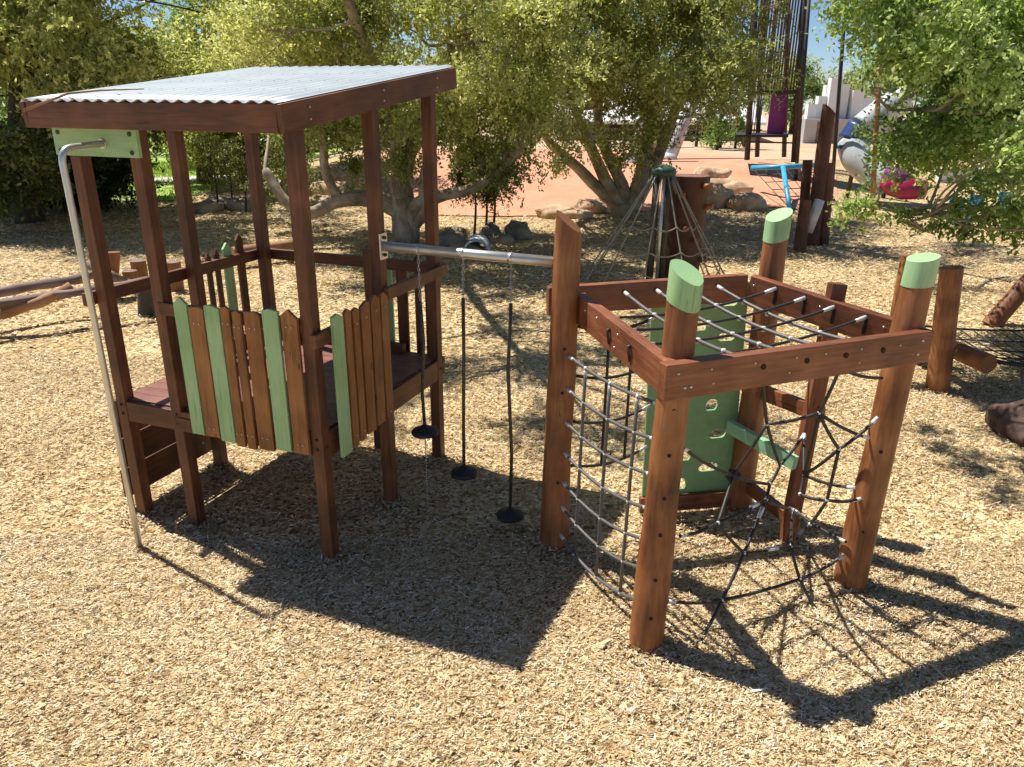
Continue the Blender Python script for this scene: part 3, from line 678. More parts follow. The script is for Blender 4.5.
    for s in segs:
        a, b = s.split('-'); pt = sag(n[a], n[b], .012*(1 if a[0] in 'nh' and b[0] in 'nh' else 1.5), 6); net.tube(pt, .0105, 7)
        for q, e, pt1 in ((a, n[a], pt[1]), (b, n[b], pt[-2])):
            if q[0] in 'aik': d = nrm(pt1-e); clampm(fer, e, d, .012, .010, .05, .09)
    for k, p in n.items():
        if k[0] == 'n': fer.sphere(p, .013, 8, 5)
    for a, b in (('n9', 'n10'), ('n11', 'n12'), ('n9', 'n11')):
        d = nrm(n[b]-n[a]); m_ = n[a]+(n[b]-n[a])*(.25 if a == 'n9' else .6); fer.tube([m_-d*.045, m_+d*.045], .0135, 8)
    hub = MB(); hub.sphere(n['h'], .04, 10, 6, (1, .6, .8))
    for k in range(6):
        a = k*1.05; c = n['h']+np.array([math.cos(a)*.035, 0, math.sin(a)*.03]); hub.sphere(c, .018, 8, 5)
    nn = net.build('web_net', M['rope'], root); build_each(fer, 'rope_clamp', M['ferrule'], nn); hub.build('net_hub', M['rubber'], nn)
    return root
climber()
# ================================================================ OVERHEAD BAR + HANGING DISCS
D_ = W(0, LD); barz = 2.04
b0 = W(-.05, LD, 2.05); b1 = on(Gf, Gt, 2.04)+nrm((D_-Gf)*[1, 1, 0])*.05
br = thing('overhead_bar', 'horizontal stainless steel bar joining the tower to the plain topped log post', 'bar', (b0+b1)/2)
MB().tube([b0, b1], .034, 18).build('bar_pipe', M['steel'], br)
fl = MB(); dbr = nrm(b1-b0); fl.box(b0-Z*.09-dbr*.0, b0+Z*.09, .09, .012, up=u); fo = fl.build('flange', M['bolt'], br)
fb_ = MB()
for dz in (-.06, .06): fb_.tube([b0+Z*dz+dbr*.006, b0+Z*dz+dbr*.022], .012, 8)
build_each(fb_, 'flange_bolt', M['blacksteel'], fo)
nb_ = nrm(np.cross(dbr, Z))
labels = ['black hanging foot disc nearest the tower, the highest of the three', 'black hanging foot disc in the middle of the three under the steel bar', 'black hanging foot disc nearest the log climbing frame, the lowest of the three']
for k, (tx, dx, dy) in enumerate(((418, 425, 431), (463, 464, 472), (511, 510, 514))):
    best = min(((abs(PJ(b0+(b1-b0)*t)[0]-tx), t) for t in np.linspace(0, 1, 600)))[1]
    top = b0+(b1-b0)*best-Z*.035; dc = PLN(dx, dy, b0, nb_)
    dt = thing('hanging_foot_disc', labels[k], 'foot disc', dc, 'foot discs hung from the steel bar')
    MB().tube([b0+(b1-b0)*best-dbr*.015, b0+(b1-b0)*best+dbr*.015], .0365, 14).build('collar', M['steel'], dt)
    L_ = top[2]-dc[2]; tch = top+(dc-top)*(.30/L_*.9 if k else .33/L_)
    ch = MB(); nlk = 11
    for i in range(nlk):
        a = top+(tch-top)*i/nlk; b = top+(tch-top)*(i+1.15)/nlk; off = np.array([.006, 0, 0]) if i % 2 else np.array([0, .006, 0])
        ch.tube([a+off, b+off], .0035, 5); ch.tube([a-off, b-off], .0035, 5)
    ch.build('chain', M['chain'], dt)
    bend = np.array([.018*math.sin(k*2+1), 0, 0])
    MB().tube([tch, tch+(dc-tch)*.3+bend, tch+(dc-tch)*.7-bend*.6, dc+Z*.02], .0125, 8).build('sleeved_rope', M['hosed'], dt)
    n_ = 22; rp = []; prof = [(0, .045), (.025, .045), (.04, .028), (.07, .02), (.095, .008), (.104, -.006), (.10, -.02), (.06, -.03), (0, -.032)]
    vs = [dc+np.array([r_*math.cos(2*math.pi*i/n_), r_*math.sin(2*math.pi*i/n_), z_]) for r_, z_ in prof for i in range(n_)]
    mb = MB(); mb.add(vs, vs, [(j*n_+i, (j+1)*n_+i, (j+1)*n_+(i+1) % n_, j*n_+(i+1) % n_) for j in range(len(prof)-1) for i in range(n_)], True)
    mb.build('disc', M['rubber'], dt)
    if k == 0:
        ch = MB(); 
        for i in range(26):
            a = dc-Z*.03-Z*(dc[2]-.03)*i/26; b = dc-Z*.03-Z*(dc[2]-.03)*(i+.9)/26; ch.tube([a, b], .0035 if i % 2 else .005, 5)
        ch.build('tether_chain', M['chain'], dt)
# ================================================================ OTHER PLAY EQUIPMENT
# right: post with rope hammock bridge
rp = G(938, 390); zt = PV(rp, 268)
hb = thing('rope_bridge', 'low rope net bridge slung from a round log post and crossbar at the right edge', 'rope bridge', rp)
p0 = logmb([rp[0], rp[1], -.1], [rp[0]-.12, rp[1]+.02, zt], .125, .115, 11, wob=.06, cut=(.05, 0, 0)).build('log_post', M['log'], hb)
q = G(905, 330); zt2 = .95
bp = np.array([rp[0]-.02, rp[1]+1.1, -.1]); ztb = PV(bp, 256)
logmb(bp, [bp[0]+.02, bp[1], ztb], .12, .11, 12).build('log_post', M['log'], hb)
ce = AT(980, 362, rp[1]-.22); cs = np.array([rp[0]+.05, rp[1]+.05, ce[2]])
crossz = ce[2]; ca = np.array([rp[0]+.06, rp[1]+1.2, crossz]); cb = np.array([rp[0]+.30, rp[1]-.30, crossz])
logmb(ca, cb, .10, .10, 13, wob=.05).build('crossbar', M['log'], hb)
net = MB(); gx, gy = 20, 6
def br_pt(i, j):
    s = i/gx; t = j/(gy-1)
    base = ca*(1-t)+cb*t; base = base+np.array([.1+s*3.6, s*.5, 0]); return base-Z*(.55*s*(1-s)+.10*math.sin(math.pi*t))+Z*.02
for j in range(gy): net.tube([br_pt(i, j) for i in range(gx+1)], .016 if j in (0, gy-1) else .0095, 5)
for i in range(0, gx+1): net.tube([br_pt(i, j) for j in range(gy)], .0095, 5)
net.build('rope_net', M['rope'], hb)
le0 = G(990, 325); le1 = AT(1052, 255, le0[1]+.1)
logmb([le0[0], le0[1], -.02], le1+(le1-le0)*.6, .13, .12, 14, wob=.03).build('leaning_log', M['log'], thing('leaning_log_frame', 'reddish log leaning up out of the right edge beyond the rope bridge', 'log frame', le0))
rb_ = thing('boulder', 'dark reddish brown boulder on the mulch at the right edge', 'boulder', G(1022, 440))
MB().rock(G(1020, 436)+[.1, 0, .12], (.30, .34, .20), 5).build('rock', M['redrock'], rb_)
# stump with pegs
st = G(679, 283); zt = PV(st, 176)
s_ = thing('climbing_stump', 'thick dark trunk section standing upright with climbing pegs and a pale sawn top', 'stump', st)
so_ = logmb([st[0], st[1], -.1], [st[0]+.02, st[1]+.05, zt], .32, .37, 21, n=14, wob=.05, seg=30).build('trunk_section', wood('stump_wood', (.035, .012, .007), (.085, .028, .014), (.14, .052, .028), rough=.6), s_)
tp = MB(); n_ = 28; tv = [np.array([st[0]+.02+.35*math.cos(a), st[1]+.05+.35*math.sin(a), zt+.006]) for a in np.linspace(0, 2*math.pi, n_+1)[:-1]]
tp.add(tv, tv, [tuple(range(n_))]); tp.build('sawn_top', wood('sawn_top_wood', (.12, .05, .035), (.20, .09, .065), (.28, .14, .11), rough=.7), s_)
for k, (a, z) in enumerate(((-1.9, .5), (-.5, .45), (-1.7, 1.0), (-.55, 1.35), (-1.95, 1.55), (-1.2, .8), (-.9, 1.7))):
    d = np.array([math.cos(a), math.sin(a), 0]); r = .32+.05*z/zt
    MB().tube([[st[0]+d[0]*(r-.03), st[1]+d[1]*(r-.03), z], [st[0]+d[0]*(r+.12), st[1]+d[1]*(r+.12), z+.02]], .045, 10).build('peg', M['log'], s_)
# cone net
cn = G(655, 288); zt = PV(cn, 173)
c_ = thing('cone_net_climber', 'cone of pale ropes hung from a steel centre pole with a dark green cap', 'net climber', cn)
for dx in (-.11, .09): MB().tube([[cn[0]+dx, cn[1], -.1], [cn[0]+dx*.9, cn[1], zt]], .062, 12).build('centre_pole', M['olivepole'], c_)
MB().tube([[cn[0]+.0, cn[1]-.09, -.1], [cn[0]+.0, cn[1]-.09, zt]], .028, 10).build('steel_strip', M['steel'], c_)
MB().sphere([cn[0], cn[1], zt+.02], .21, 18, 8, (1, 1, .55)).build('pole_cap', M['darkgreen'], c_)
ang = [2.9, 2.5, 3.35, 3.8, 4.4, 5.0, 5.45, 5.75, .1, .7, 1.4]
net = MB(); bases = []
for a in ang:
    e = np.array([cn[0]+1.35*math.cos(a), cn[1]+1.0*math.sin(a), .0]); t0 = np.array([cn[0]+.15*math.cos(a), cn[1]+.15*math.sin(a), zt]); bases.append((t0, e)); net.tube(sag(t0, e, .02, 6), .013, 6)
for f in (.42, .62, .80):
    ring = [t+(e-t)*f for t, e in sorted(bases, key=lambda b: math.atan2(b[1][1]-cn[1], b[1][0]-cn[0]))]; ring.append(ring[0])
    for a, b in zip(ring[:-1], ring[1:]): net.tube(sag(a, b, .07, 5), .012, 5)
net.build('rope_cone', M['palerope'], c_)
# leaning pole cluster
lp = thing('leaning_pole_cluster', 'cluster of four rough upright logs, one much taller and leaning right', 'log climber', G(805, 248))
for k, (f, tpx, tpy, r, cut) in enumerate((((812, 245), 829, 109, .155, (-.8, 0, 0)), ((800, 252), 806, 200, .13, (0, 0, 0)), ((803, 242), 808, 160, .115, (0, 0, 0)), ((823, 245), 829, 163, .13, (0, 0, 0)))):
    f3 = G(*f); t3 = AT(tpx, tpy, f3[1]+.1); logmb([f3[0], f3[1], -.1], t3, r*1.05, r*.9, 30+k, cut=cut, wob=.12, bow=.03, seg=16).build('log_post', wood('weathered_red_log_%d' % k, (.05, .02, .012), (.11, .042, .024), (.17, .075, .045), rough=.7) if k == 0 else bpy.data.materials['weathered_red_log_0'], lp)
a, b = AT(808, 232, G(805, 248)[1]-.25), AT(820, 200, G(805, 248)[1]-.3)
MB().tube([a, (a+b)/2, b], .10, 12, wob=.1).build('metal_brace', M['greypole'], lp)
# balance beams on the left
bb = thing('balance_beams', 'rough weathered poles propped knee high as balance beams at the left edge', 'balance beam', G(70, 310))
def bl(px, z, r, m, nm='beam', seed=1):
    pts = [G(x_, y_, z_) for (x_, y_), z_ in zip(px, z)]; k = []
    for i in range(len(pts)-1):
        for t in np.linspace(0, 1, 6)[:-1]: k.append(pts[i]*(1-t)+pts[i+1]*t)
    k.append(pts[-1]); MB().tube(k, [r*(1+.12*math.sin(i*1.3)) for i in range(len(k))], 12, wob=.35, seed=seed).build(nm, m, bb)
bl([(-60, 303), (0, 292), (45, 284), (76, 280), (96, 273)], [.5, .5, .52, .55, .6], .066, M['greylog'], seed=2)
bl([(-60, 318), (0, 304), (50, 296), (85, 291), (148, 281)], [.42, .45, .48, .5, .55], .06, M['greylog'], seed=3)
bl([(-30, 324), (0, 314), (38, 303), (70, 287)], [.2, .3, .42, .55], .07, M['palelog'], seed=4)
f = G(104, 300); logmb([f[0], f[1], -.1], AT(113, 252, f[1]+.2), .12, .10, 41, cut=(.2, .2, 0), bow=.05).build('prop_log', M['log'], bb)
f = G(146, 315); logmb([f[0], f[1], -.1], AT(146, 286, f[1]), .13, .12, 42).build('prop_log', M['blacksteel'], bb)
bl([(90, 265), (112, 277), (128, 284)], [.45, .4, .2], .08, M['greylog'], nm='fallen_limb', seed=5)
stl = ['short sawn stepping stump, lowest of the three behind the tower posts', 'sawn stepping stump half hidden behind the second tower post', 'sawn stepping stump standing clear on the right of the three']
for k, (tx, ty, by, rr_) in enumerate(((133, 271, 284, .115), (142, 261, 278, .125), (176, 262, 283, .135))):
    f = G(tx, by+8); zt = PV(f, ty); t_ = thing('stepping_stump', stl[k], 'stump', f, 'sawn stepping stumps behind the tower')
    logmb([f[0], f[1], -.05], [f[0], f[1], zt], rr_, rr_, 50+k, wob=.05, n=6).build('log_round', M['palelog'] if k < 0 else wood('stepping_log_%d' % k, (.16, .065, .02), (.28, .12, .04), (.38, .18, .07)), t_)
    tv = [np.array([f[0]+rr_*.95*math.cos(a), f[1]+rr_*.95*math.sin(a), zt+.005]) for a in np.linspace(0, 2*math.pi, 21)[:-1]]
    tp = MB(); tp.add(tv, tv, [tuple(range(20))]); tp.build('sawn_top', M['greylog'], t_)
# low log behind the tower
hl = logmb(G(232, 253, .3), G(296, 244, .3), .11, .11, 61, wob=.06)
lo_ = thing('low_log', 'pale horizontal log lying low behind the tower rail', 'log', G(265, 255)); hl.build('log_beam', M['palelog'], lo_)
for px_ in (238, 290): MB().tube([G(px_, 250, .28), G(px_, 250, .28)-[0, 0, .3]], .06, 10).build('log_support', M['log'], lo_)
# blue arched tunnel / seat
sb = G(477, 252); tn = thing('small_tunnel', 'small grey blue arched hoop on the mulch just above the steel bar', 'tunnel', sb)
mb = MB(); n_ = 18
for y0 in range(1):
    vs = []; 
    for j in range(6):
        for i in range(n_+1):
            a = math.pi*i/n_; rr_ = .25 + .012*(j % 2); vs.append(sb+np.array([rr_*math.cos(a), (j-2.5)*.16, rr_*1.15*math.sin(a)]))
    mb.add(vs, vs, [(j*(n_+1)+i, j*(n_+1)+i+1, (j+1)*(n_+1)+i+1, (j+1)*(n_+1)+i) for j in range(5) for i in range(n_)], True)
o = mb.build('arch', M['greypole'], tn); md = o.modifiers.new('thickness', 'SOLIDIFY'); md.thickness = .025
# blue net frame on the mound
bf = T(788, 216); bf2 = thing('blue_net_frame', 'sky blue steel frame with a black rope net leaning on the orange mound', 'net frame', bf)
ta, tb_, tc_ = AT(752, 168, 25.5), AT(783, 167, 24.6), AT(818, 165, 25.5)
MB().tube([ta, tb_, tc_], .085, 10).build('top_rail', M['blue'], bf2)
MB().tube([tb_, T(791, 214)+[0, 0, -.05]], .075, 10).build('frame_leg', M['blue'], bf2)
net = MB(); g0, g1_, g2_, g3_ = ta, tc_, T(795, 214), T(840, 210)
for t in np.linspace(0, 1, 7):
    net.tube([g0*(1-t)+g1_*t, g2_*(1-t)+g3_*t], .014, 4); net.tube([g0*(1-t)+g2_*t, g1_*(1-t)+g3_*t], .014, 4)
net.build('rope_net', M['rope'], bf2)
# dark steel play tower with purple panel
Yt = 28.; dt = thing('steel_play_tower', 'dark steel play tower with a deck, slatted upper cage and purple panel beyond the mound', 'play tower', T(775, 160))
def far(px, py, Y): return AT(px, py, Y)
def vert(px, pyb, pyt, Y, r, nm, m, par, dx=0):
    a = far(px, pyb, Y); b = far(px+dx, pyt, Y); b[0] = a[0]+(b[0]-a[0]); return MB().tube([a, b], r, 8).build(nm, m, par)
vert(747, 160, -60, 28, .10, 'post', M['blacksteel'], dt, 12); vert(794, 162, -60, 27.5, .11, 'post', M['blacksteel'], dt, 14)
vert(757, 157, -60, 30, .09, 'post', M['blacksteel'], dt, 9); vert(784, 157, -60, 30, .09, 'post', M['blacksteel'], dt, 6)
a, b = far(744, 136, 28), far(797, 136, 27.5); mb = MB(); mb.box(a+[0, 1, 0], b+[0, 1, 0], 2.2, .09); mb.build('deck', M['blacksteel'], dt)
a, b = far(767, 134, 28), far(779, 93, 28); mb = MB(); mb.box([a[0]+.28, 28, a[2]], [a[0]+.28, 28, b[2]], .58, .05, up=(0, 1, 0)); mb.build('side_panel', M['purple'], dt)
mb = MB(); 
for i in range(17):
    x0 = far(752+i*2.75, 90, 28)[0]; mb.tube([[x0, 28+.0, far(770, 93, 28)[2]], [x0, 28, 8.5]], .034, 5)
    if i % 3 == 0: mb.tube([[x0, 30.0, far(770, 93, 28)[2]], [x0, 30, 8.5]], .03, 5)
mb.build('upper_slats', wood('brown_slats', (.05, .025, .015), (.09, .05, .03), (.14, .08, .05), knots=False), dt)
mb = MB()
for i in range(6): x0 = far(751+i*2.6, 120, 28.5)[0]; mb.tube([[x0, 28.9, far(770, 134, 28.5)[2]], [x0, 28.9, far(770, 96, 28.5)[2]]], .02, 5)
mb.build('railing', M['blacksteel'], dt)
a, b = far(746, 93, 28), far(796, 92, 27.5); MB().box(a, b, .12, .12).build('cross_beam', M['blacksteel'], dt)
MB().tube([far(744, 142, 28), far(797, 143, 27.5)], .03, 6).build('cross_beam', M['blacksteel'], dt)
# thin poles
for (xb, yb, xt, yt, Y, r, m_, lab) in ((798, 163, 812, -40, 27, .06, M['blacksteel'], 'thin dark lamp pole right beside the dark steel play tower'), (834, 182, 848, -30, 24.3, .055, M['blacksteel'], 'thin dark pole rising in front of the grey tube slide'), (876, 190, 880, 60, 22.5, .07, M['log'], 'slim reddish post standing before the red slide exit')):
    a = far(xb, yb, Y); a[2] = float(terr(a[0], a[1]))-.05; b = far(xt, yt, Y); t_ = thing('thin_pole', lab, 'pole', a, 'thin poles near the slide'); MB().tube([a, b], r, 10).build('pole_shaft', m_, t_)
    MB().tube([a, a+[0, 0, .12]], r*1.8, 10).build('pole_base', m_, t_)
# leaning grey white pole
a = T(668, 160); b = AT(699, 88, a[1]+1.5); t_ = thing('leaning_grey_pole', 'thick pale grey pole leaning to the right above the orange mound', 'pole', a)
MB().tube([a-[0, 0, .1], b+(b-a)*.4], [.26, .2], 14).build('pole_shaft', M['greypole'], t_); MB().tube([a-[0, 0, .1], a+(b-a)*.06], .30, 14).build('pole_base', M['greypole'], t_)
a = T(631, 163); b = AT(648, 95, a[1]+1); t_ = thing('leaning_grey_pole', 'thin pale grey pole showing through the branches of the right hand trunk', 'pole', a)
MB().tube([a-[0, 0, .1], b+(b-a)*.5], [.16, .13], 12).build('pole_shaft', M['greypole'], t_); MB().tube([a-[0, 0, .1], a+(b-a)*.06], .2, 12).build('pole_base', M['greypole'], t_)
# tube slide
ts_ = thing('tube_slide', 'winding grey tube slide with a red flared exit behind the near tree', 'slide', T(870, 195))
ys_ = 24.5
p = [AT(905, 98, ys_), AT(882, 112, ys_), AT(862, 128, ys_), AT(852, 143, ys_), AT(857, 158, ys_-.4), AT(872, 172, ys_-.8), AT(888, 182, ys_-1.2)]
def smooth(pts, n=5):
    out = []
    for i in range(len(pts)-1):
        p0 = pts[max(i-1, 0)]; p1 = pts[i]; p2 = pts[i+1]; p3 = pts[min(i+2, len(pts)-1)]
        for t in np.linspace(0, 1, n+1)[:-1]: out.append(.5*((2*p1)+(-p0+p2)*t+(2*p0-5*p1+4*p2-p3)*t*t+(-p0+3*p1-3*p2+p3)*t**3))
    return out+[pts[-1]]
MB().tube(smooth(p[:3]), .42, 18).build('tube_section', M['tubegrey'], ts_); MB().tube(smooth(p[2:4]), .47, 18).build('tube_section', M['navy'], ts_)
MB().tube(smooth(p[3:7]), .44, 18).build('tube_section', M['tubegrey'], ts_)
MB().tube([p[3]-[0.0, 0, .05], p[3]-[0, 0, .15]], .52, 18).build('joint_ring', M['navy'], ts_)
q0 = AT(886, 180, ys_-1.3); q1 = AT(905, 188, ys_-1.8); q2 = AT(925, 190, ys_-2.2)
MB().tube([q0, (q0+q1)/2, q1, q2], [.30, .36, .34, .26], 18).build('slide_exit', M['red'], ts_); MB().tube([q0+[0, 0, .12], (q0+q1)/2+[0, 0, .16], q1+[0, 0, .1]], [.28, .34, .30], 18).build('exit_hood', M['purple'], ts_)
for a in (p[0], p[2]): MB().tube([a, [a[0], a[1]+.3, .2]], .07, 8).build('support_leg', M['blacksteel'], ts_)
# blue chairs
chl = ['blue plastic chair partly hidden by leaves, left one of the blue chairs', 'blue plastic chair seen through leaves, second of the blue chairs from the left', 'blue plastic chair behind leaves close to the right edge']
for k, (x_, y_) in enumerate(((957, 226), (977, 222), (1006, 218))):
    f = G(x_, y_); t_ = thing('plastic_chair', chl[k], 'chair', f, 'blue chairs beyond the near tree')
    MB().box(f+[-.2, 0, .32], f+[.2, 0, .32], .36, .04).build('seat', M['bluecloth'], t_); MB().box(f+[0, .18, .32], f+[0, .26, .70], .40, .04, up=(0, 1, 0)).build('backrest', M['bluecloth'], t_)
    for sx in (-.17, .17):
        for sy in (-.14, .14): MB().tube([f+[sx, sy, .32], f+[sx*1.1, sy*1.15, 0]], .03, 6).build('leg', M['bluecloth'], t_)
# rail fence and buildings
rf = thing('rail_fence', 'low dark timber rail fence across the sandy ground beyond the mound', 'fence', T(700, 148))
for i, px_ in enumerate(range(600, 760, 24)):
    a = T(px_, 147+(i % 2)); MB().box(a-[0, 0, .05], a+[0, 0, .95], .14, .14, up=(0, 1, 0)).build('fence_post', M['blacksteel'], rf)
for zz in (.5, .85): MB().box(T(600, 147)+[0, 0, zz], T(760, 148)+[0, 0, zz], .05, .09).build('fence_rail', M['greylog'], rf)
lb_ = T(680, 134); lbx = thing('long_low_building', 'long low building with a white metal roof and grey walls far beyond the mound', 'building', lb_)
x0, x1 = AT(560, 130, 48)[0], AT(752, 130, 48)[0]
MB().box([x0, 51, 1.6], [x1, 51, 1.6], 5, 1.7).build('wall', M['palewall'], lbx)
MB().box([x0-.5, 50, 2.95], [x1+.5, 50, 2.95], 6.4, .18, up=(0, -.35, 1)).build('roof', M['white'], lbx)
mb = MB()
for i in range(9): xx = x0+2+(x1-x0-4)*i/8; mb.box([xx, 48.47, 1.55], [xx+.9, 48.47, 1.55], .04, .8)
for i in range(1): build_each(mb, 'window', M['blacksteel'], lbx)
wb = T(838, 136); wbx = thing('stepped_white_building', 'white building with stepped tall vertical fins beyond the dark steel tower', 'building', wb)
tops = [(803, 104, 812), (812, 96, 820), (818, 85, 826), (822, 78, 833), (831, 84, 841), (838, 92, 849), (845, 90, 856), (853, 98, 864), (862, 106, 875)]
for k, (xa, ytp, xb_) in enumerate(tops):
    Yb = 46+.25*(k % 3); a = AT(xa, 136, Yb); b = AT(xb_, 136, Yb); zt = AT(xa, ytp, Yb)[2]
    MB().box([a[0], Yb, (zt+.7)/2], [b[0], Yb, (zt+.7)/2], .5, zt-.7).build('fin_wall', M['white'], wbx)
a, b = AT(803, 137, 45), AT(900, 137, 45); zt = AT(803, 119, 45)[2]
MB().box([a[0], 45.2, (zt+.7)/2], [b[0]+6, 45.2, (zt+.7)/2], .5, zt-.7).build('base_wall', M['palewall'], wbx)
mb = MB(); mb.box([a[0]+.7, 44.93, 1.5], [a[0]+1.7, 44.93, 1.5], .04, 1.1); mb.build('door', M['greylog'], wbx)
MB().box([30, 46.5, 3.2], [60, 46.5, 3.2], .6, 5).build('wall', M['palewall'], wbx)
lw = thing('low_white_wall', 'low white wall seen in strips through the near tree leaves', 'wall', G(990, 192)); a, b = AT(935, 190, 27), AT(1100, 190, 27)
MB().box([a[0], 27, .45], [b[0], 27, .45], .2, .9).build('wall_face', M['white'], lw); MB().box([a[0], 27, .93], [b[0], 27, .93], .28, .06).build('wall_coping', M['palewall'], lw)
# rocks
RK = [((466, 252), (.35, .3, .18)), ((448, 244), (.35, .3, .2)), ((502, 243), (.28, .25, .16)), ((519, 238), (.32, .3, .24)), ((490, 236), (.22, .2, .2)), ((455, 236), (.25, .25, .15)),
      ((555, 217), (.5, .4, .22)), ((575, 218), (.45, .35, .17)), ((590, 212), (.5, .4, .24)), ((604, 206), (.4, .35, .2))]
whr = ['beside the saplings beyond the steel bar']*6+['at the mound foot left of the five trunk tree']*4
adj = ['low brown flat', 'leftmost mottled', 'small grey', 'rounded grey', 'small pale', 'rear brown', 'broad orange brown', 'flat tan', 'pale pinkish', 'small pinkish']
for k, ((x_, y_), s) in enumerate(RK):
    f = G(x_, y_); o = MB().rock(f+[0, 0, s[2]*.45], s, 60+k).build('boulder', M['greyrock'] if k < 6 else M['rock'], loc=f); tag(o, adj[k]+' boulder '+whr[k], 'boulder', 'rocks edging the beds')
BR = [((713, 205), (.62, .5, .42), 'large rounded front'), ((744, 208), (.55, .45, .30), 'flat right hand front'), ((705, 190), (.35, .3, .45), 'tall pale left'), ((722, 192), (.55, .4, .30), 'red brown middle'), ((736, 196), (.42, .35, .30), 'brown middle right'), ((714, 180), (.5, .4, .26), 'topmost pale flat'), ((700, 183), (.35, .3, .3), 'small upper left'), ((752, 203), (.3, .3, .2), 'small rearmost right')]
for k, ((x_, y_), s, ad) in enumerate(BR):
    f = T(x_, y_); o = MB().rock(f+[0, 0, s[2]*.5], s, 80+k).build('boulder', M['rock'], loc=f); tag(o, ad+' boulder in the pile on the orange mound right of the stump', 'boulder', 'boulder pile on the mound')
LR_ = [((330, 195), .6), ((345, 185), .7), ((352, 200), .5), ((338, 178), .5), ((362, 182), .6), ((322, 205), .4)]
for k, ((x_, y_), s) in enumerate(LR_):
    f = T(x_, y_); o = MB().rock(f+[0, 0, s*.25], (s, s*.8, s*.5), 100+k).build('boulder', M['rock'], loc=f)
    tag(o, ['wide pale', 'big orange tan', 'low front', 'upper left', 'upper right', 'small left'][k]+' boulder on the rocky bank seen between the front and middle tower posts', 'boulder', 'boulders on the rocky bank')
for k, ((x_, y_), s) in enumerate((((206, 212), .45), ((222, 208), .5), ((238, 210), .4), ((250, 207), .35))):
    f = G(x_, y_); o = MB().rock(f+[0, 0, s*.2], (s, s*.8, s*.5), 110+k).build('boulder', M['greyrock'], loc=f)
    tag(o, ['leftmost shaded', 'reddish middle', 'pale grey', 'small right hand'][k]+' rock round the saplings behind the left tower posts', 'boulder', 'rocks round the left saplings')
# ================================================================ TREES
def leaves(clumps, n, ls, asp=.5, seed=0, twig=14, droop=.25, thick=.55):
    r = np.random.default_rng(seed); C_ = np.array([c[:3] for c in clumps]); Rd = np.array([c[3:6] for c in clumps]); tint = np.array([c[6] for c in clumps])
    wgt = (Rd[:, 0]*Rd[:, 1]*Rd[:, 2])**.66; wgt /= wgt.sum()
    nt_ = n//twig; ci = r.choice(len(C_), nt_, p=wgt)
    d = r.normal(0, 1, (nt_, 3)); d /= np.linalg.norm(d, axis=1)[:, None]; rad = r.uniform(0, 1, nt_)**thick
    # ragged outline: radius modulated by direction
    md = 1+.35*np.sin(d[:, 0]*5+ci*1.7)*np.sin(d[:, 1]*4+ci)+.2*np.sin(d[:, 2]*7+ci*.6)
    base = C_[ci]+d*Rd[ci]*(rad*md)[:, None]
    td = d*.8+r.normal(0, .5, (nt_, 3)); td[:, 2] -= droop; td /= np.linalg.norm(td, axis=1)[:, None]
    k = r.uniform(-.5, .5, (nt_, twig)); Lt = ls*twig*.28
    c = base[:, None, :]+td[:, None, :]*(k*Lt)[..., None]+r.normal(0, ls*.42, (nt_, twig, 3)); c = c.reshape(-1, 3)
    m_ = len(c); ex = np.repeat(td, twig, 0)*.7+r.normal(0, .75, (m_, 3)); ex[:, 2] -= .15; ex /= np.linalg.norm(ex, axis=1)[:, None]
    nn_ = r.normal(0, .8, (m_, 3))+[0, 0, .7]; sd = np.cross(ex, nn_); sd /= np.linalg.norm(sd, axis=1)[:, None]+1e-9; up = np.cross(sd, ex)
    L = ls*r.uniform(.6, 1.25, m_)[:, None]; w_ = L*asp*r.uniform(.7, 1.1, m_)[:, None]
    V = np.stack([c-ex*L/2, c+sd*w_/2-ex*L*.05+up*L*.08, c+ex*L/2-up*L*.06, c-sd*w_/2-ex*L*.05+up*L*.08], 1)
    tt = np.repeat(tint[ci]+r.normal(0, .12, nt_), twig)+r.normal(0, .13, m_)
    return V, tt
def limb(pts, r0, r1, mb, seg=10, seed=0, n=5, wob=.18):
    P = smooth([np.array(p, float) for p in pts], n); k = len(P); rr = [r0+(r1-r0)*i/(k-1) for i in range(k)]
    mb.tube(P, rr, seg, wob=wob, seed=seed); return P
def tree(name, label, foot, limbs, clumps, n, ls, lm, bark, seed, cat='tree', group=None, asp=.5, twig=14, droop=.25, thick=.55, ntw=90, tr=.03):
    root = thing(name, label, cat, foot, group); mb = MB(); P = []
    for i, (pts, r0, r1) in enumerate(limbs): P += limb(pts, r0, r1, mb, seed=seed+i)[2:]
    P = np.array(P); r = np.random.default_rng(seed+5)
    for c in clumps: # a branch into every clump from the nearest limb point
        cc = np.array(c[:3]); j = np.argmin(np.linalg.norm(P-cc, axis=1)+np.maximum(0, P[:, 2]-cc[2])*.7); a = P[j]; mid = (a+cc)/2+r.normal(0, .18, 3)+[0, 0, .1]
        q = smooth([a, mid, cc+r.normal(0, .2, 3)], 4); mb.tube(q, [tr*1.5-(tr)*i/(len(q)-1) for i in range(len(q))], 5, cap=False)
        for _ in range(max(1, ntw//len(clumps))):
            e = cc+r.normal(0, .55, 3)*np.array(c[3:6]); q = smooth([q[len(q)//2] if False else mid+(cc-mid)*r.uniform(.2, 1), (cc+e)/2+r.normal(0, .1, 3), e], 3); mb.tube(q, [tr*.5, tr*.45, tr*.4, tr*.35, tr*.3, tr*.25, tr*.2][:len(q)], 4, cap=False)
    mb.build('trunk', bark, root)
    V, t = leaves(clumps, n, ls, asp, seed, twig, droop, thick)
    quads('crown', V, lm, t, loc=tuple(root.location), parent=root)
    return root
def cl(px, py, Y, r, sz=(1, 1, .75), tint=.55):
    p = AT(px, py, Y); return (p[0], p[1], max(p[2], .4), r*sz[0], r*sz[1], r*sz[2], tint)
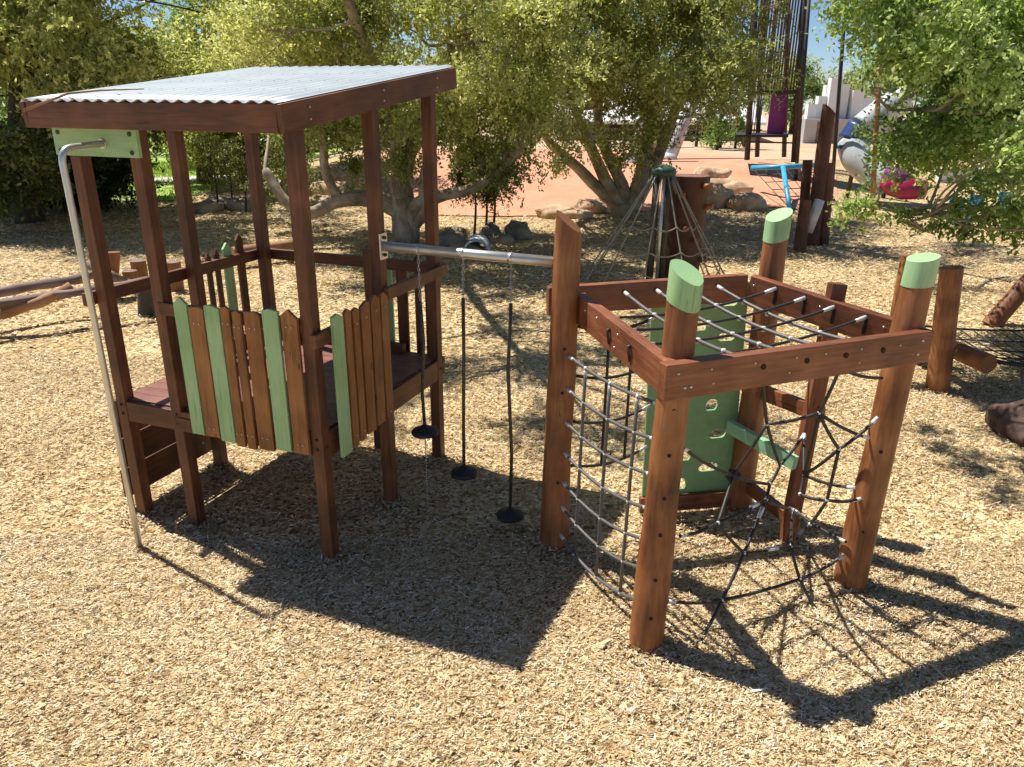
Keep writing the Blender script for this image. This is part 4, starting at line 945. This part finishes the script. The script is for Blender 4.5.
def rnd_clumps(rs, n, x0, x1, ytop, ybot, Y0, Y1, r0, r1, tint=(.35, .8)):
    r = np.random.default_rng(rs); out = []
    for i in range(n):
        px_ = r.uniform(x0, x1); yb = np.interp(px_, [a for a, b in ybot], [b for a, b in ybot]); py_ = r.uniform(ytop, yb); rr_ = r.uniform(r0, r1); out.append(cl(px_, py_, r.uniform(Y0, Y1), rr_, (1, 1, r.uniform(.55, .9)), r.uniform(*tint)))
    return out
# --- spreading tree in the middle
f = G(405, 243); fx, fy = f[0], f[1]
cM = rnd_clumps(1, 84, 235, 565, -60, [(240, 110), (300, 120), (360, 130), (420, 140), (480, 150), (560, 110)], 13.5, 20, .55, .95, (.3, .95))
cM += [cl(*c) for c in ((480, 150, 16.5, .75, (1, 1, 1), .4), (505, 175, 16.5, .6, (.9, .9, 1.2), .35), (520, 150, 17, .7, (1, 1, 1), .5), (470, 130, 16, .8, (1, 1, .9), .5), (355, 165, 18.5, .7, (.8, .8, 1), .35), (335, 130, 17, .7, (1, 1, .9), .45), (410, 150, 17.5, .6, (1, 1, 1), .4), (400, 165, 16.5, .45, (1, 1, 1), .5), (430, 130, 16, .6, (1, 1, 1), .5), (375, 120, 16, .6, (1, 1, 1), .5), (350, 60, 15, .9, (1, 1, .8), .7), (420, 20, 15, 1, (1, 1, .8), .8), (300, 40, 15.5, 1, (1, 1, .8), .8), (370, 10, 15, .9, (1, 1, .8), .8), (250, 50, 16, .9, (1, 1, .8), .9), (385, 140, 19, .8, (1, 1, .8), .4), (285, 150, 18, .7, (1, 1, 1), .5), (265, 190, 18.5, .5, (1, 1, .9), .4), (500, 95, 14.5, .9, (1.2, 1, .7), .9), (535, 110, 14.5, .8, (1.2, 1, .7), .9), (445, 105, 14, .7, (1, 1, .8), .6), (300, 175, 19, .6, (1, 1, 1), .45))]
r_ = np.random.default_rng(4)
for i in range(24): # canopy reaching over the play area, above the frame
    x_ = r_.uniform(-6.0, .4); y_ = r_.uniform(8.6, 13.5); z_ = max(4.9+.25*(13-y_)+r_.uniform(0, 1.3), 3.4+.46*y_*.78)
    cM.append((x_, y_, z_, r_.uniform(.45, .8), r_.uniform(.45, .8), .35, .6))
cM = [c for c in cM if not (395 < PJ(c[:3])[0] < 425 and 20 < PJ(c[:3])[1] < 90)]
lmM = [([(fx, fy, -.1), (fx+.02, fy, .4), (fx-.05, fy+.1, 1.1)], .33, .26),
       ([(fx-.1, fy, .7), AT(375, 200, fy), AT(340, 200, fy-.3), AT(310, 213, fy-.6), AT(285, 200, fy-.6), AT(265, 170, fy-.4)], .2, .09),
       ([(fx+.15, fy, .3), AT(418, 205, fy-.2), AT(445, 195, fy-.3), AT(480, 185, fy-.5), AT(520, 150, fy-.8)], .19, .08),
       ([(fx+.2, fy, .1), AT(415, 225, fy-.1), AT(425, 210, fy-.3), AT(423, 180, fy-.4), AT(440, 120, fy-1), AT(450, 40, fy-1.5)], .15, .07),
       ([(fx, fy, 1.0), AT(398, 170, fy), AT(392, 110, fy), AT(360, 30, fy-.5), AT(330, -60, fy-1)], .20, .07),
       ([(fx, fy, 1.0), AT(410, 150, fy+.3), AT(440, 70, fy+.4), AT(475, 0, fy)], .2, .06), ([AT(392, 110, fy), AT(370, 60, fy-2), (-2.8, 13, 5.2), (-2.4, 10.5, 5.9)], .13, .05),
       ([AT(340, 200, fy-.3), AT(325, 170, fy-.4), AT(322, 120, fy-.5), AT(300, 60, fy-1)], .12, .05)]
tree('spreading_tree', 'many limbed spreading tree with pale bark right behind the timber tower', (fx, fy, 0), lmM, cM, 190000, .088, M['leafy'], M['bark'], 11, ntw=460, asp=.52, thick=.6)
# --- right-middle tree
f = G(625, 216); fx, fy = f[0], f[1]
cR = rnd_clumps(2, 84, 520, 738, -70, [(520, 70), (560, 90), (600, 95), (650, 120), (700, 95), (760, 60)], 17, 25, .75, 1.25, (.3, .75))
cR += [cl(*c) for c in ((545, 120, 18, .9, (1, 1, .8), .8), (575, 135, 18, .8, (1, 1, .8), .75), (520, 130, 18.5, .6, (1, 1, .9), .7), (560, 165, 19, .4, (1, 1, .9), .6), (640, 150, 20, .7, (.8, .8, 1), .4), (655, 125, 20, .8, (1, 1, 1), .45), (610, 145, 20.5, .55, (1, 1, 1), .5), (690, 90, 20, .8, (1, 1, .8), .45), (720, 75, 21, .8, (1, 1, .9), .4), (748, 50, 22, .5, (.8, .8, 1.1), .25), (762, 22, 22, .55, (.8, .8, 1.2), .3), (770, 60, 22.5, .4, (.8, .8, 1.2), .3), (783, 5, 23, .4, (.8, .8, 1.2), .3), (665, 170, 20.5, .3, (1, 1, 1), .6), (590, 60, 17, .9, (1.2, 1, .8), .8), (735, 110, 24, .35, (1, 1, 1.6), .4), (700, 120, 24, .4, (1, 1, 1.1), .45), (622, 160, 21, .4, (1, 1, .9), .5))]
for i in range(18):
    x_ = r_.uniform(2.2, 7.5); y_ = r_.uniform(13.5, 20); z_ = 3.3+.17*y_+r_.uniform(1.2, 2.6); cR.append((x_, y_, z_, .75, .75, .4, .6))
lmR = [([(fx, fy, -.1), (fx-.05, fy, .35)], .42, .34),
       ([(fx-.1, fy, .2), AT(600, 190, fy), AT(575, 165, fy-.3), AT(548, 140, fy-.6), AT(530, 100, fy-1)], .20, .08),
       ([(fx-.05, fy, .2), AT(608, 185, fy), AT(592, 150, fy-.2), AT(575, 110, fy-.4), AT(560, 40, fy-.5)], .21, .08),
       ([(fx, fy, .2), AT(622, 185, fy), AT(606, 150, fy+.1), AT(598, 115, fy), AT(600, 60, fy), AT(620, -40, fy)], .20, .08),
       ([(fx+.15, fy, .2), AT(640, 180, fy), AT(648, 140, fy), AT(655, 90, fy), AT(650, 20, fy-.3), AT(640, -60, fy-.3)], .24, .09),
       ([(fx+.2, fy, .2), AT(650, 175, fy+.2), AT(668, 130, fy+.2), AT(690, 70, fy), AT(725, 10, fy)], .22, .08), ([AT(655, 90, fy), AT(700, 30, fy-1), AT(770, -10, fy-1)], .12, .05), ([AT(650, 20, fy-.3), (4.2, 18.5, 7.3), (5.5, 16, 7.5)], .12, .05)]
tree('multi_trunk_tree', 'broad tree forking low into five trunks at the edge of the orange mound', (fx, fy, 0), lmR, cR, 170000, .105, M['leafy'], M['bark'], 12, ntw=420, asp=.5)
# --- left tree casting the deep shade
f = G(30, 222); fx, fy = f[0], f[1]
cL = rnd_clumps(3, 90, -90, 200, -120, [(-90, 90), (60, 110), (190, 90)], 17.5, 25, .75, 1.3, (.5, 1.0))
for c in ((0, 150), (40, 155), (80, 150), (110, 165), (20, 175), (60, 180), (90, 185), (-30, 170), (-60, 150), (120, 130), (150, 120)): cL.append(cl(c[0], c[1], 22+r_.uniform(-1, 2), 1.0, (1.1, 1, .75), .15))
for i in range(62): # flat top of the crown thrown toward the play area
    x_ = r_.uniform(-21, -7.5); y_ = r_.uniform(18.8, 24.5); cL.append((x_, y_, r_.uniform(4.8, 6.6), 1.3, 1.3, .6, .7))
cL = [c for c in cL if not (88 < PJ(c[:3])[0] < 205 and -160 < PJ(c[:3])[1] < 42)]
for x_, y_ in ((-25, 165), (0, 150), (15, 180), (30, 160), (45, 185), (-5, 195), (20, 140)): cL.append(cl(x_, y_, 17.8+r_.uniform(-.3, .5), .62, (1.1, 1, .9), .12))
lmL = [([(fx, fy, -.1), (fx, fy, 1.2), (fx+.1, fy, 2.2)], .38, .3), ([(fx, fy, 1.8), (fx-1.5, fy, 3.5), (fx-3.5, fy, 5.5)], .2, .07), ([(fx, fy, 1.8), (fx+1.2, fy-.3, 3.3), (fx+2.2, fy-.5, 4.3)], .18, .07), ([(fx, fy, 1.8), (fx+.3, fy+.5, 4.2), (fx+1, fy+1, 7.2)], .2, .06)]
tree('shade_tree', 'large yellow green tree at the far left above a dark patch of shade', (fx, fy, 0), lmL, cL, 200000, .145, M['leafy'], M['darkbark'], 13, ntw=200)
# dark bush below it
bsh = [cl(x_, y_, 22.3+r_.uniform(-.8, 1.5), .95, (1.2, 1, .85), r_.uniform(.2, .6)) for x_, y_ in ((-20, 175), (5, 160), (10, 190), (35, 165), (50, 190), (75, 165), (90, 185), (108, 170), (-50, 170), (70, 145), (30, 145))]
f = AT(75, 205, 22.3); f[2] = 0
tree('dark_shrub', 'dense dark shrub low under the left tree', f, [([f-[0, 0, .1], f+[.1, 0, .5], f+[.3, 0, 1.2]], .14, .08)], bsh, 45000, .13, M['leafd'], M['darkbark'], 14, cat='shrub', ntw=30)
# --- tree behind the left tower posts
f = T(205, 186); f[2] = 0
cB = rnd_clumps(5, 70, 110, 330, -40, [(110, 120), (200, 150), (260, 165), (330, 140)], 25, 31, .9, 1.4, (.4, .9))
cB = [c for c in cB if not (PJ(c[:3])[0] < 265 and PJ(c[:3])[1] < 75)]
tree('back_tree', 'yellowish tree filling the gap behind the left tower posts', f, [([f, f+[.2, 0, 2.0], f+[.6, 0, 4.2], f+[1.5, 0, 6.5]], .3, .08), ([f+[.1, 0, 1.5], f+[-1.5, 0, 3.5], f+[-3, 0, 5]], .18, .07)], cB, 90000, .17, M['leafy'], M['darkbark'], 15, ntw=120)
# blue-green taller tree seen against the sky, upper left
f = AT(200, 170, 38); f[2] = 0
cB = [cl(x_, y_, 38+r_.uniform(-2, 2), 1.6, (1, 1, .8), r_.uniform(.2, .7)) for x_, y_ in ((180, 20), (195, 45), (215, 5), (235, 35), (240, -10), (205, 70), (170, 60), (225, 60), (255, 15), (165, 90))]
tree('tall_dark_tree', 'taller blue green tree showing against the sky above the roof', f, [([f, f+[0, 0, 3.], f+[.5, 0, 6], f+[1, 0, 9]], .35, .1)], cB, 16000, .17, M['leafg'], M['darkbark'], 16, ntw=60)
# saplings
def sapling(px, py, top, lab, grp, w_=.35, lm='leafo', nl=1500, Y=None):
    f = G(px, py); zt = PV(f, top); h = zt
    cs_ = [(f[0]+r_.normal(0, .12), f[1]+r_.normal(0, .12), h*t, w_, w_, .35, r_.uniform(.3, .8)) for t in (.55, .7, .85, 1.0)]
    tree('sapling', lab, f, [([f-[0, 0, .05], f+[.05, 0, h*.4], f+[-.02, 0, h*.8]], .035, .015)], cs_, nl, .075, M[lm], M['darkbark'], int(px), ntw=16, tr=.012, group=grp)
sapling(218, 212, 140, 'thin leaning sapling among rocks behind the second tower post', 'young saplings', .4)
sapling(232, 206, 150, 'straight thin sapling, middle one behind the left tower posts', 'young saplings', .35)
sapling(246, 212, 150, 'sapling with a dark straight stem right of its neighbours behind the left posts', 'young saplings', .35)
sapling(474, 238, 150, 'slender sapling with a dark stake like stem in the rock ring', 'young saplings', .4, nl=4200)
sapling(485, 236, 160, 'slender sapling, middle stem of the rock ring', 'young saplings', .35, nl=3000)
sapling(493, 234, 150, 'leafiest sapling on the right of the rock ring', 'young saplings', .45, nl=4500)
for k, (px_, top) in enumerate(((717, 100), (735, 98), (711, 112))):
    f = T(px_, 150-k); zt = AT(px_, top, f[1])[2]
    cs_ = [(f[0]+r_.normal(0, .2), f[1], f[2]+(zt-f[2])*t, .5, .5, .5, .5) for t in (.25, .5, .8, 1)]
    tree('sapling', ['young tree left of the dark steel tower on the sandy ground', 'narrow young tree beside the rail fence nearest the dark steel tower', 'thin young tree leftmost by the rail fence'][k], f, [([f, (f[0], f[1], zt)], .07, .03)], cs_, 1500, .16, M['leafg'], M['darkbark'], 70+k, ntw=10, tr=.02, group='young trees by the rail fence')
# --- near tree at the right
f = np.array([9.6, 10.6, 0])
ybr = [(815, 20), (860, 50), (885, 110), (905, 150), (935, 160), (960, 190), (1024, 200), (1100, 220)]
cN = rnd_clumps(6, 80, 868, 1110, -60, ybr, 8.2, 11.0, .34, .62, (.35, .85))
cN = [c for c in cN if not (PJ(c[:3])[0] < 860 and PJ(c[:3])[1] < -200)]
cN += [cl(*c) for c in ((840, 10, 9, .3, (1, 1, .8), .7), (872, 58, 9, .28, (1, 1, .8), .7), (888, 100, 9, .26, (1, 1, .8), .5), (896, 130, 8.8, .32, (1, 1, .9), .5), (850, 205, 8.6, .22, (1, 1, 1.0), .75), (865, 215, 8.6, .12, (1, 1, 1.2), .75), (905, 215, 8.4, .16, (1.6, 1, .6), .5), (935, 225, 8.4, .22, (1.6, 1, .6), .5), (965, 235, 8.2, .18, (1.6, 1, .6), .45), (990, 215, 8.4, .3, (1.4, 1, .7), .5), (1015, 225, 8.4, .32, (1.2, 1, .8), .5), (985, 185, 7.6, .30, (1.1, 1, .8), .6), (1022, 150, 7.2, .32, (1.1, 1, .8), .8), (1012, 212, 7.4, .26, (1.1, 1, .8), .6), (962, 212, 7.7, .2, (1.3, 1, .7), .5), (1060, 190, 7.0, .4, (1, 1, .8), .6), (1080, 120, 6.9, .4, (1, 1, .8), .6), (1050, 230, 7.2, .28, (1.1, 1, .7), .6), (1040, 235, 8.2, .35, (1, 1, .8), .6), (895, 35, 8.2, .45, (1, 1, .8), .9), (925, 60, 8, .45, (1, 1, .8), .95), (960, 30, 8, .5, (1, 1, .8), .95), (1000, 80, 7.8, .5, (1, 1, .8), .95), (1010, 140, 8, .4, (1, 1, .8), .8))]
for i in range(5): cN.append((r_.uniform(3.2, 6), r_.uniform(7.2, 9.6), r_.uniform(4.9, 6), .5, .5, .35, .6))
cN = [c for c in cN if not (PJ(c[:3])[0] < 897 and 45 < PJ(c[:3])[1] < 145)]
for px_, py_, r__ in ((928, 432, .26), (950, 452, .24), (978, 470, .28), (1004, 436, .3), (1004, 496, .3), (985, 404, .25), (1030, 470, .35), (1035, 420, .35), (990, 385, .3)):  # unseen leaf clumps above the frame, added to cast dappled shade on these spots
    g_ = G(px_, py_); cN.append((g_[0]-.443*5.1, g_[1]+.299*5.1, 5.1, r__, r__, .2, .6))
lmN = [([f-[0, 0, .1], f+[0, 0, 1.2], f+[-.3, -.1, 2.4]], .24, .18), ([f+[-.3, 0, 2.2], AT(1080, 60, 10), AT(1000, 20, 9.4), AT(930, 20, 9), AT(860, 10, 9)], .09, .012),
       ([f+[-.2, 0, 2.0], AT(1090, 150, 9.8), AT(1024, 120, 9.3), AT(950, 110, 9), AT(890, 110, 8.9)], .08, .012), ([f+[-.2, 0, 1.4], AT(1100, 230, 9.5), AT(1024, 216, 8.8), AT(950, 205, 8.5), AT(905, 212, 8.5), AT(872, 205, 8.6)], .045, .008), ([f+[-.3, 0, 2.4], f+[-1, -.5, 4], f+[-3, -1.5, 5.3], f+[-5.5, -2.2, 5.4], f+[-7, -2.6, 5.3]], .12, .015),
       ([AT(950, 205, 8.5), AT(925, 218, 8.4), AT(900, 222, 8.4)], .02, .006)]
tree('near_tree', 'bright green leafy tree reaching in from the right edge over the play area', f, lmN, cN, 100000, .068, M['leafg'], M['bark'], 17, ntw=150, tr=.012, asp=.55, twig=12)
# --- distant trees
dd = [(0, 60, 50, 3.5), (70, 90, 55, 3.2), (300, 60, 45, 3), (345, 100, 42, 2.2), (440, 70, 50, 3), (520, 75, 60, 3.4), (600, 60, 66, 3.6), (680, 65, 70, 3.8), (745, 70, 66, 3.2), (797, 92, 60, 1.8), (850, 75, 72, 3.2), (905, 70, 62, 3.4), (970, 75, 56, 3.2), (-60, 70, 48, 3.4), (150, 95, 46, 2.4), (250, 85, 52, 3.0), (395, 120, 48, 2.0)]
wh = ['far left edge', 'left skyline', 'gap left of the front tower post', 'bright gap right of the front tower post', 'gap above the low roof corner', 'skyline between the two big trees', 'skyline behind the five trunk tree', 'skyline above the long low building', 'skyline behind the dark steel tower', 'just left of the stepped white building', 'behind the stepped white building', 'behind the tube slide', 'far right skyline', 'outer far left', 'low gap behind the tower roof', 'middle left skyline', 'gap behind the middle tree limbs']
for k, (px_, py_, Y, rr_) in enumerate(dd):
    c = AT(px_, py_, Y); f = np.array([c[0], Y, float(terr(c[0], Y))])
    rr_ *= 1.15
    cs_ = [(c[0]+r_.normal(0, rr_*.5), Y+r_.normal(0, rr_*.4), c[2]+r_.normal(0, rr_*.35)-rr_*.2, rr_*.55, rr_*.55, rr_*.42, r_.uniform(.2, .8)) for _ in range(9)]
    tree('distant_tree', 'distant tree crown, '+wh[k], f, [([f, f+[0, 0, c[2]*.4+.5], f+[.2, 0, max(c[2], 2)*.9]], .25, .08)], cs_, 7000, .24, M['leafg'] if k % 2 else M['leafy'], M['darkbark'], 200+k, ntw=20, group='distant trees beyond the park', tr=.04)
S.render.resolution_x = 1024; S.render.resolution_y = 767
